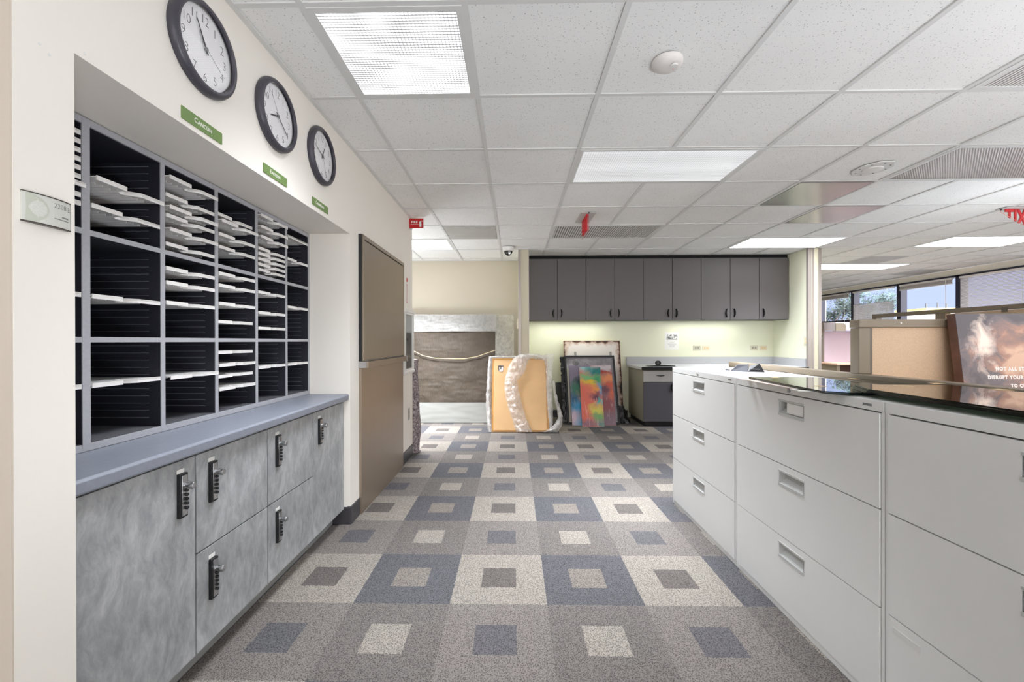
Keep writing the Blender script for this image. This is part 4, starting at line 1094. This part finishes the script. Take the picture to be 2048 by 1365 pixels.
def base_cab(x0, x1, label):
    r = thing('base_cabinet', label, 'cabinet', ((x0 + x1) / 2, 6.25, 0), group='base cabinets under the alcove worktop')
    MB().box(x0, x1, 5.905, YB - 0.012, 0.07, 0.784).build('carcass', mat('warm grey cabinet side', (150, 146, 130), 0.5), r)
    MB().box(x0 + 0.03, x1, 5.93, YB - 0.012, 0.0, 0.07).build('toe_kick', BLACK, r)
    d = MB().box(x0 + 0.002, x1 - 0.004, 5.885, 5.904, 0.618, 0.768).build('drawer', DRF, r, bevel=0.0015)
    cx = (x0 + x1) / 2
    MB().prism([(cx - 0.055, 0.71), (cx - 0.04, 0.70), (cx, 0.694), (cx + 0.04, 0.70), (cx + 0.055, 0.71), (cx + 0.03, 0.708), (cx, 0.706), (cx - 0.03, 0.708)], 'y', 5.86, 5.886).build('handle', PULL, d)
    dd = MB().box(x0 + 0.002, x1 - 0.004, 5.885, 5.904, 0.074, 0.612).build('door', BCAB, r, bevel=0.0015)
    MB().prism([(x1 - 0.06, 0.60), (x1 - 0.085, 0.57), (x1 - 0.09, 0.54), (x1 - 0.085, 0.51), (x1 - 0.06, 0.48), (x1 - 0.075, 0.51), (x1 - 0.077, 0.54), (x1 - 0.075, 0.57)], 'y', 5.86, 5.886).build('handle', PULL, dd)
base_cab(1.775, 2.235, 'charcoal base cabinet with pale drawer beside the leaning canvases')
base_cab(2.240, 3.10, 'charcoal base cabinet mostly hidden behind the filing cabinets')
base_cab(3.105, 3.99, 'charcoal base cabinet in the right alcove corner, mostly hidden')

r = thing('tape_dispenser', 'black tape dispenser with a roll on the alcove worktop', 'tape dispenser', (2.02, 6.05, 0.82))
MB().prism([(1.86, 0.8212), (2.26, 0.8212), (2.25, 0.832), (2.10, 0.840), (2.02, 0.838), (1.88, 0.828)], 'y', 6.0, 6.10).build('base', BLACK, r, bevel=0.002)
MB().lathe([(0.014, -0.025), (0.034, -0.025), (0.034, 0.025), (0.014, 0.025)], 'y', (2.03, 6.05, 0.868), 24).build('roll', mat('dark roll', (40, 38, 38), 0.5), r)

r = thing('paper_notice', 'white paper notice with a small picture taped above the worktop', 'paper notice', (2.43, YB, 1.21))
x0, x1 = 2.333, 2.555
MB().box(x0, x1, YB - 0.0015, YB - 0.0003, 1.045, 1.312).build('sheet', PAPER, r)
m_, t_, b_ = raw('printed photo block')
nn = t_.noise(t_.coords('Object'), 26, 4.0, 0.7)
t_.l.new(t_.ramp(nn, [(0.42, lin((70, 70, 76))), (0.5, lin((160, 160, 162))), (0.56, lin((236, 235, 232)))]), b_.inputs['Base Color'])
MB().box(x0 + 0.03, x1 - 0.03, YB - 0.0022, YB - 0.0014, 1.20, 1.275).build('picture', m_, r)
mb = MB(); mb.box(x0 + 0.03, x1 - 0.03, YB - 0.0024, YB - 0.0014, 1.196, 1.204)
for (a, b2_, z) in ((0.075, 0.15, 1.156), (0.04, 0.18, 1.132), (0.06, 0.165, 1.118), (0.07, 0.15, 1.104), (0.07, 0.15, 1.09)):
    x = x0 + a
    while x < x0 + b2_:
        mb.box(x, x + 0.007, YB - 0.0022, YB - 0.0014, z - 0.002, z + 0.002); x += 0.0095
mb.build('text_lines', mat('faint grey print', (150, 150, 150), 0.7), r)
G = 'outlet plates above the alcove worktop'
outlet('wall_outlet', 'grey outlet plate just right of the paper notice', '-y', (2.826, YB, 1.069), horiz=True, tint=(196, 190, 172), jack=True, group=G)
outlet('wall_outlet', 'cream outlet plate, second to the right of the notice', '-y', (2.966, YB, 1.067), horiz=True, tint=(222, 214, 192), group=G)
outlet('wall_outlet', 'grey outlet plate, left of the pair nearest the alcove corner', '-y', (3.701, YB, 1.069), horiz=True, tint=(206, 200, 176), jack=True, group=G)
outlet('wall_outlet', 'cream outlet plate closest to the alcove corner', '-y', (3.842, YB, 1.067), horiz=True, tint=(222, 210, 186), group=G)
outlet('light_switch', 'cream switch plate on the right alcove wall', '-x', (4.0, 5.925, 1.178), cat='switch', tint=(214, 210, 192))
r = thing('wall_switch', 'small pale switch plate on the side of the left column', 'switch', (0.068, 6.0, 1.42), (0, 0, R(-90)))
MB().box(-0.035, 0.035, -0.022, 0, -0.07, 0.07).build('cover_plate', mat('cream cover', (236, 226, 206), 0.4), r, world=False, bevel=0.002)
MB().box(-0.01, 0.01, -0.028, -0.021, -0.02, 0.02).build('toggle', WHITE, r, world=False)

# ------------------------------------------------------------------ the wrapped pictures and leaning canvases
def crinkle(p, s, a): return a * mnoise.noise(Vector((p[0] * s, p[1] * s, p[2] * s)))
r = thing('wrapped_picture', 'large picture wrapped in brown paper and plastic against the beige wall', 'wrapped picture', (-0.95, 6.14, 0), (R(-12.2), 0, 0))
def fabric_fn(x0, x1, z0, z1, d, s, a, sag=0):
    def fn(u, v):
        x = x0 + (x1 - x0) * u; z = z0 + (z1 - z0) * v
        return (x, d + crinkle((x, 3.1 + d * 40, z), s, a) + crinkle((x * 0.6, 7.7, z * 2.2), s * 2.6, a * 0.4), z + sag * math.sin(u * 9) * (1 if v > 0.5 else 0))
    return fn
MB().box(-0.72, 0.67, 0.02, 0.10, 0.004, 1.60).build('core', KRAFT, r, world=False)
MB().surf(fabric_fn(-0.72, 0.675, 0.02, 1.60, 0.008, 5, 0.012), 90, 90).build('brown_paper', KRAFT, r, world=False)
MB().surf(fabric_fn(-0.73, 0.690, 1.355, 1.622, -0.010, 7, 0.012, 0.004), 70, 24).build('plastic_band', POLYW, r, world=False)
MB().surf(fabric_fn(-0.73, 0.600, 0.004, 0.292, -0.014, 3, 0.008), 60, 24).build('lower_wrap', mat('white wrap cloth', (150, 149, 144), 0.7), r, world=False)
MB().surf(fabric_fn(0.675, 0.955, 0.02, 1.622, 0.0, 4, 0.02), 24, 70).build('plastic_sheet', POLY, r, world=False)
zc = [(-0.70, 1.10), (-0.52, 1.045), (-0.40, 0.985), (-0.22, 0.945), (0.0, 0.935), (0.22, 0.935), (0.40, 0.965), (0.55, 1.02), (0.68, 1.065)]
MB().tube([(x, -0.022, z) for x, z in zc], 0.0055, 8).build('cord', ROPE, r, world=False)

# framed picture, back to the room, in loose bubble wrap
r = thing('bubble_wrapped_frame', 'framed picture showing its tan backing, half out of bubble wrap', 'framed picture', (0.0, 5.50, 0), (R(-15), 0, 0))
sx = lambda zx: -0.285 + (zx - 150) * 0.000883
sz = lambda zy: max(0.008, (1262 - zy) * 0.00094)
MB().box(-0.29, 0.452, 0.012, 0.045, 0.010, 0.985).build('frame', TAND, r, world=False, bevel=0.002)
MB().box(-0.262, 0.427, 0.004, 0.013, 0.030, 0.958).build('backing_board', TAN, r, world=False, bevel=0.003)
h = MB(); h.prism([(sx(240), sz(335)), (sx(312), sz(335)), (sx(312), sz(390)), (sx(295), sz(412)), (sx(262), sz(412)), (sx(244), sz(390))], 'y', 0.0, 0.005)
hg = h.build('hanger_plate', PAPER, r, world=False)
mb = MB(); mb.box(sx(238), sx(315), -0.002, 0.004, sz(340), sz(326)); mb.box(sx(270), sx(282), -0.003, 0.003, sz(380), sz(340)); mb.box(sx(240), sx(252), -0.002, 0.004, sz(395), sz(335))
mb.build('hanger', STEEL, hg, world=False)
def strip(L, Rr, d0, bulge, nu, nv, amp=0.012, s=16):
    """wrinkled band between two outlines given as point lists in the board's own plane"""
    def at(P, v):
        k = v * (len(P) - 1); i = min(int(k), len(P) - 2); f = k - i
        return P[i][0] + (P[i + 1][0] - P[i][0]) * f, P[i][1] + (P[i + 1][1] - P[i][1]) * f
    def fn(u, v):
        a, b2 = at(L, v), at(Rr, v)
        x = a[0] + (b2[0] - a[0]) * u; z = a[1] + (b2[1] - a[1]) * u
        p = (x, 0, z)
        return (x + crinkle((x, 9, z), 26, 0.006), d0 - bulge * math.sin(math.pi * u) ** 0.6 + crinkle(p, s, amp) + crinkle((z, 2, x), s * 2.3, amp * 0.6), max(0.004, z + crinkle((x, 5, z), 24, 0.006)))
    return fn
def Q(*pts): return [(sx(a), sz(b)) for a, b in pts]
m = MB()
m.surf(strip(Q((92, 185), (70, 420), (60, 700), (55, 880), (80, 1130), (98, 1278)), Q((150, 200), (146, 420), (140, 700), (140, 900), (150, 1130), (158, 1262)), 0.018, 0.03, 8, 50), 8, 60)
m.surf(strip(Q((92, 185), (250, 180), (400, 182), (520, 175), (700, 160), (960, 165)), Q((150, 222), (250, 216), (400, 214), (520, 225), (700, 215), (960, 262)), 0.016, 0.03, 8, 50), 8, 60)
m.surf(strip(Q((930, 165), (950, 350), (955, 600), (965, 900), (985, 1130), (990, 1240)), Q((1085, 148), (1062, 350), (1050, 600), (1050, 800), (1052, 1050), (1035, 1200)), 0.014, 0.025, 8, 50), 12, 60)
m.surf(strip(Q((120, 1262), (300, 1258), (450, 1262), (600, 1264), (800, 1262), (980, 1245)), Q((98, 1285), (300, 1275), (450, 1280), (600, 1284), (800, 1276), (1000, 1290)), 0.004, 0.02, 6, 50), 4, 50)
m.build('bubble_wrap', BUBBLE, r, world=False)
m = MB()
m.surf(strip(Q((860, 160), (700, 145), (560, 165), (450, 240), (380, 370), (335, 540), (332, 640), (350, 780), (395, 940), (440, 1060), (485, 1200), (505, 1300)),
             Q((940, 262), (860, 225), (760, 205), (690, 260), (660, 350), (630, 440), (525, 540), (550, 690), (590, 850), (640, 1020), (690, 1140), (740, 1262)), -0.006, 0.055, 14, 90, 0.016), 22, 110)
m.build('bubble_wrap_flap', BUBBLE, r, world=False)
m = MB()
m.surf(strip(Q((1052, 560), (1062, 700), (1085, 840), (1112, 950), (1120, 1060), (1080, 1130), (1020, 1190), (940, 1235), (850, 1262)),
             Q((1080, 540), (1098, 690), (1130, 830), (1160, 930), (1192, 1040), (1172, 1170), (1110, 1262), (1000, 1290), (850, 1285)), 0.0, 0.05, 10, 70, 0.02), 12, 80)
m.build('bubble_wrap_tail', BUBBLE, r, world=False)

r = thing('dark_board', 'narrow black board leaning on the alcove wall beside the bubble wrap', 'board', (0.71, 6.50, 0), (R(-10), R(-3), 0))
MB().box(-0.04, 0.05, 0, 0.02, 0, 0.55).build('frame', BLACK, r, world=False)
MB().box(-0.02, 0.03, -0.003, 0.001, 0.03, 0.52).build('panel', mat('olive black panel', (44, 44, 38), 0.6), r, world=False)

def burnt():
    m, t, b = raw('burnt edge print')
    co = t.coords('Object'); X, Y, Z = t.xyz(co)
    w = t.math('MULTIPLY', t.math('SUBTRACT', t.noise(co, 9, 4.0, 0.6), 0.5), 0.20)
    e = t.math('MINIMUM', t.math('MINIMUM', X, t.math('SUBTRACT', 0.865, X)), t.math('SUBTRACT', 1.215, Z))
    e = t.math('ADD', e, w)
    c = t.ramp(t.math('MULTIPLY', e, 6.0, clamp=True), [(0.0, lin((34, 20, 20))), (0.10, lin((92, 56, 40))), (0.26, lin((196, 172, 158))), (0.5, lin((222, 214, 208)))])
    t.l.new(c, b.inputs['Base Color']); b.inputs['Roughness'].default_value = 0.6
    return m
r = thing('burnt_canvas', 'tall pale canvas with scorched brown edges behind the other pictures', 'picture', (0.765, 6.335, 0), (R(-12.3), 0, 0))
MB().box(0, 0.865, 0.004, 0.03, 0.003, 1.215).build('canvas_edge', mat('pale wood edge', (214, 190, 150), 0.6), r, world=False)
MB().box(0.004, 0.861, 0.0, 0.004, 0.003, 1.211).build('print', burnt(), r, world=False)

def cosmos():
    m, t, b = raw('space scene print')
    co = t.coords('Object'); X, Y, Z = t.xyz(co)
    n = t.noise(co, 7, 4.0, 0.6)
    c = t.ramp(n, [(0.3, lin((116, 112, 118))), (0.7, lin((158, 152, 158)))])
    v = t.voro(co, 60); s = t.math('LESS_THAN', v, 0.18)
    dx = t.math('SUBTRACT', X, 0.02); dz = t.math('SUBTRACT', Z, 0.20)
    rad = t.math('SQRT', t.math('ADD', t.math('MULTIPLY', dx, dx), t.math('MULTIPLY', dz, dz)))
    arc = t.math('SUBTRACT', 1.0, t.math('MULTIPLY', t.math('ABSOLUTE', t.math('SUBTRACT', rad, 0.655)), 14.0), clamp=True)
    g = t.math('MULTIPLY', arc, t.math('GREATER_THAN', t.noise(co, 60, 3.0), 0.46))
    c = t.mix(t.math('MULTIPLY', s, arc), c, lin((230, 230, 232)))
    c = t.mix(t.math('MULTIPLY', g, 0.7), c, lin((220, 220, 222)))
    t.l.new(c, b.inputs['Base Color']); b.inputs['Roughness'].default_value = 0.3
    return m
r = thing('framed_print', 'black framed space picture with two moons behind the narrow canvases', 'framed picture', (0.76, 6.065, 0), (R(-22), 0, 0))
FW, FHt = 0.745, 1.03
f = MB(); e = 0.026
f.box(0, FW, -0.018, 0.02, 0.002, e); f.box(0, FW, -0.018, 0.02, FHt - e, FHt); f.box(0, e, -0.018, 0.02, e, FHt - e); f.box(FW - e, FW, -0.018, 0.02, e, FHt - e)
f.build('frame', mat('black frame', (40, 38, 42), 0.4), r, world=False, bevel=0.002)
MB().box(e, FW - e, -0.002, 0.015, e, FHt - e).build('print', cosmos(), r, world=False)
mb = MB(); mb.box(e + 0.004, 0.055, -0.005, -0.001, e + 0.01, FHt - 0.19); mb.box(e + 0.004, FW - e - 0.004, -0.005, -0.001, e + 0.004, e + 0.016)
mb.build('mat_strip', mat('ivory mat', (206, 202, 188), 0.6), r, world=False)
def sphere(mb_, c, rad):
    mb_.lathe([(rad * math.cos(R(a)), -0.25 * rad * math.sin(R(a))) for a in range(0, 91, 15)], 'y', c, 24)
MOON = mat('grey moon', (118, 116, 118), 0.5, var=0.75, vscale=16)
for (x, z, rad) in ((0.170, FHt - 0.107, 0.050), (0.325, FHt - 0.135, 0.034)):
    mb = MB(); sphere(mb, (x, -0.002, z), rad); mb.build('moon', MOON, r, world=False)
for x in (0.17, 0.70):
    MB().box(x - 0.016, x + 0.016, 0.0, 0.012, FHt, FHt + 0.065).build('hanging_clip', mat('grey clip', (150, 146, 142), 0.4), r, world=False)
BAG = mat('black crumpled film', (26, 25, 28), 0.25)
def lump(x0, x1, z0, z1, d, nx, nz, sc, am):
    def fn(u, v):
        x = x0 + (x1 - x0) * u; z = z0 + (z1 - z0) * v
        q = mnoise.noise(Vector((x * sc, 1.7, z * sc))); q2 = mnoise.noise(Vector((x * sc * 2.2, 4.4, z * sc * 2.2)))
        return (x + am * q2, d - am * (q + 0.6 * q2), z + am * 0.7 * q)
    return MB().surf(fn, nx, nz)
lump(-0.060, 0.012, 0.03, FHt - 0.01, 0.01, 6, 60, 26, 0.016).build('torn_wrap', BAG, r, world=False)
o = MB()
def bag(u, v):
    a = 2 * math.pi * u; h = v
    rr = 0.085 * (1 - 0.65 * h) * (1 + 0.35 * mnoise.noise(Vector((math.cos(a) * 2, math.sin(a) * 2, h * 4))))
    return (1.575 + rr * math.cos(a) * 1.1 - 0.02 * h, 6.16 + rr * math.sin(a) * 0.7 + 0.06 * h, 0.004 + h * 0.23 + 0.012 * mnoise.noise(Vector((math.cos(a) * 3, math.sin(a) * 3, h * 6))) * (h > 0))
o.surf(bag, 32, 18)
tag(o.build('plastic_bag', BAG), 'crumpled black plastic beside the foot of the black framed picture', 'plastic bag')

EDGE = mat('grey canvas edge', (150, 140, 142), 0.6)
def canvas(x, y, w, h, lean, m, label, roll=0):
    r = thing('art_canvas', label, 'canvas', (x, y, 0), (R(-lean), R(roll), 0), group='narrow abstract canvases')
    MB().box(0, w, 0.003, 0.022, 0.002, h).build('stretcher_edge', EDGE, r, world=False)
    MB().box(0, w, 0.0, 0.003, 0.002, h).build('print', m, r, world=False)
def painting(name, base, blobs, seed, warp=0.16):
    """soft overlapping fields of paint, warped by noise, with a few pale brush streaks"""
    m, t, b = raw(name)
    co = t.coords('Object')
    mp = t.new('ShaderNodeMapping'); t.l.new(co, mp.inputs[0]); mp.inputs['Location'].default_value = (seed, seed * 0.7, seed * 1.3)
    w = t.noise(mp.outputs[0], 5.0, 5.0, 0.6, 1.2, col=True)
    vm = t.new('ShaderNodeVectorMath', operation='MULTIPLY_ADD'); t.l.new(w, vm.inputs[0]); vm.inputs[1].default_value = (warp, 0, warp)
    off = t.new('ShaderNodeVectorMath', operation='SUBTRACT'); t.l.new(co, off.inputs[0]); off.inputs[1].default_value = (warp / 2, 0, warp / 2)
    t.l.new(off.outputs[0], vm.inputs[2])
    X, Y, Z = t.xyz(vm.outputs[0])
    c = lin(base)
    for (x, z, rx, rz, k) in blobs:
        a = t.math('DIVIDE', t.math('SUBTRACT', X, x), rx); d = t.math('DIVIDE', t.math('SUBTRACT', Z, z), rz)
        g = t.math('SUBTRACT', 1.35, t.math('SQRT', t.math('ADD', t.math('MULTIPLY', a, a), t.math('MULTIPLY', d, d))), clamp=True)
        c = t.mix(t.math('SMOOTH_MIN', g, 1.0, 0.1), c, lin(k))
    rot = t.new('ShaderNodeMapping'); t.l.new(mp.outputs[0], rot.inputs[0]); rot.inputs['Rotation'].default_value = (0, 0.6, 0); rot.inputs['Scale'].default_value = (9, 1, 1.2)
    st = t.noise(rot.outputs[0], 5, 2.0, 0.5, 0.5)
    msk = t.math('GREATER_THAN', 0.42, Z)
    c = t.mix(t.math('MULTIPLY', t.math('MULTIPLY', t.math('SUBTRACT', st, 0.60), 3.5, clamp=True), msk), c, lin((240, 220, 216)))
    t.l.new(c, b.inputs['Base Color']); b.inputs['Roughness'].default_value = 0.4
    return m
BLUEA = painting('blue abstract print', (136, 128, 148), [(0.16, 0.62, 0.12, 0.10, (52, 74, 76)), (0.10, 0.52, 0.12, 0.10, (64, 124, 104)), (0.20, 0.42, 0.10, 0.12, (196, 164, 140)), (0.02, 0.36, 0.08, 0.14, (48, 96, 130)), (0.12, 0.24, 0.16, 0.12, (70, 158, 206)), (0.04, 0.10, 0.12, 0.12, (218, 196, 212)), (0.16, 0.04, 0.10, 0.08, (120, 186, 224))], 2.0, 0.22)
RAIN = painting('rainbow abstract print', (214, 120, 104), [(0.10, 0.86, 0.16, 0.07, (150, 206, 208)), (0.24, 0.83, 0.14, 0.09, (30, 122, 122)), (0.12, 0.72, 0.18, 0.06, (120, 190, 130)), (0.14, 0.63, 0.14, 0.05, (226, 196, 70)), (0.26, 0.70, 0.08, 0.08, (70, 160, 110)), (0.29, 0.56, 0.06, 0.09, (64, 158, 200)), (0.18, 0.54, 0.10, 0.05, (236, 160, 80)), (0.06, 0.52, 0.10, 0.10, (224, 116, 100)), (0.21, 0.42, 0.09, 0.08, (104, 66, 84)), (0.27, 0.38, 0.05, 0.06, (84, 186, 180)), (0.06, 0.26, 0.10, 0.20, (224, 110, 92)), (0.22, 0.24, 0.12, 0.09, (214, 206, 96)), (0.24, 0.14, 0.10, 0.07, (118, 170, 110)), (0.28, 0.04, 0.14, 0.07, (112, 140, 136)), (0.06, 0.04, 0.12, 0.07, (146, 104, 116))], 5.0, 0.24)
REDA = painting('red abstract print', (150, 112, 118), [(0.22, 0.86, 0.30, 0.06, (204, 192, 198)), (0.22, 0.79, 0.26, 0.022, (176, 62, 58)), (0.24, 0.68, 0.18, 0.09, (238, 152, 104)), (0.26, 0.58, 0.10, 0.05, (214, 100, 78)), (0.18, 0.52, 0.12, 0.05, (128, 84, 96)), (0.28, 0.44, 0.07, 0.12, (224, 116, 88)), (0.20, 0.30, 0.14, 0.12, (158, 92, 96)), (0.24, 0.08, 0.2, 0.10, (140, 116, 126))], 9.0, 0.18)
canvas(0.815, 5.965, 0.305, 0.885, 22.5, BLUEA, 'blue and lavender abstract canvas on the left of three')
canvas(1.125, 5.965, 0.305, 0.890, 22.5, REDA, 'red and peach abstract canvas on the right of three')
canvas(0.940, 5.875, 0.305, 0.870, 23.0, RAIN, 'rainbow coloured abstract canvas in front of two others', 0.6)

# carpet roll standing at the wall corner
r = thing('rug_roll', 'rolled mauve shag rug standing at the left wall corner', 'rug', (-1.068, 4.535, 0))
def rugf(u, v):
    a = 2 * math.pi * u; z = 0.985 * v
    rr = 0.062 * (1 + 0.16 * mnoise.noise(Vector((math.cos(a) * 1.3, math.sin(a) * 1.3, z * 7))) + 0.10 * mnoise.noise(Vector((math.cos(a) * 4, math.sin(a) * 4, z * 24)))) + (0.016 if v < 0.02 else 0.004 * math.sin(z * 9))
    return (rr * math.cos(a) + 0.010 * math.sin(z * 5) - 0.006 * z, rr * math.sin(a), z + 0.002)
MB().surf(rugf, 36, 90).build('roll', RUG, r, world=False)
MB().lathe([(0.058, 0.986), (0.03, 0.99), (0, 0.985)], 'z', (-0.012, 0, 0), 24).build('roll_end', mat('pale rug end', (206, 196, 190), 0.9), r, world=False)

# ------------------------------------------------------------------ outside the windows
BARK = mat('brown bark', (96, 84, 80), 0.9, var=0.2, vscale=20)
def leafm(name, c): return mat(name, c, 0.7, var=0.35, vscale=1.5)
def tree(x, y, h, seed, label, lm, spread=1.0, leaves=1500, leaf=0.2, name='leafy_tree'):
    rnd = random.Random(seed)
    r = thing(name, label, 'tree', (x, y, -3.0), group='trees outside the windows')
    tr = MB(); tips = []
    def grow(p, d, L, rad, lv):
        pts = [p]; q = p.copy(); dd = d.copy()
        for k in range(4):
            dd = (dd + Vector((rnd.uniform(-1, 1), rnd.uniform(-1, 1), rnd.uniform(-0.4, 0.7))) * 0.22).normalized(); q = q + dd * L / 4; pts.append(q.copy())
        tr.tube(pts, [rad * (1 - 0.12 * k) for k in range(5)], 6)
        if lv == 0: tips.extend(pts[1:]); return
        for k in range(3 if lv > 1 else 4):
            i = rnd.choice((2, 3, 4)); a = rnd.uniform(0, 2 * math.pi)
            nd = (dd * 0.55 + Vector((math.cos(a), math.sin(a), rnd.uniform(0.0, 0.7))) * spread).normalized()
            grow(pts[i].copy(), nd, L * rnd.uniform(0.55, 0.72), rad * 0.55, lv - 1)
    grow(Vector((0, 0, 0)), Vector((0.05, 0.05, 1)), h * 0.46, h * 0.022, 4)
    tr.build('trunk', BARK, r, world=False)
    lf = MB()
    for k in range(leaves):
        p = rnd.choice(tips) + Vector((rnd.gauss(0, 1), rnd.gauss(0, 1), rnd.gauss(0, 0.8))) * leaf * 1.3
        a = Vector((rnd.uniform(-1, 1), rnd.uniform(-1, 1), rnd.uniform(-1, 1))).normalized(); b2 = a.orthogonal().normalized()
        s = leaf * rnd.uniform(0.5, 1.0)
        lf.add([p - a * s, p + b2 * s * 0.45 + a.cross(b2) * 0.1 * s, p + a * s, p - b2 * s * 0.45 + a.cross(b2) * 0.1 * s], [(0, 1, 2, 3)])
    lf.build('foliage', lm, r, world=False)
tree(33.0, 45.5, 10.8, 3, 'dark branching tree seen through the farthest window', leafm('dark teal leaf', (52, 66, 62)), 0.9, 4200, 0.21)
tree(51.0, 62, 11.8, 11, 'pale leafy tree above the half lowered blind', leafm('soft green leaf', (92, 112, 112)), 1.0, 2400, 0.34)
tree(31.0, 40.0, 5.6, 21, 'low brown green tree in the bottom of the farthest window', leafm('olive leaf', (88, 80, 66)), 1.1, 2200, 0.18)
struct('ground_outside', MB().add([(8.1, -60, -3.0), (120, -60, -3.0), (120, 120, -3.0), (8.1, 120, -3.0)], [(0, 1, 2, 3)]), mat('pale tarmac', (150, 150, 150), 0.9), world=False)
r = thing('white_building', 'low white building with roof pipes seen through the open window', 'building', (38, 39, -3))
MB().box(37.0, 40.2, 39, 42, -3, 3.95).build('wall', mat('white render', (232, 230, 226), 0.7), r)
MB().box(36.9, 40.3, 38.9, 42.1, 3.9, 4.08).build('roof', mat('yellow parapet', (214, 186, 110), 0.6), r)
for (x, y, h) in ((37.4, 39.4, 1.5), (38.6, 39.6, 1.9), (39.6, 39.8, 1.6)):
    MB().tube([(x, y, 4.07), (x, y, 4.07 + h * 0.3)], 0.06, 8).build('roof_pipe', STEEL, r)
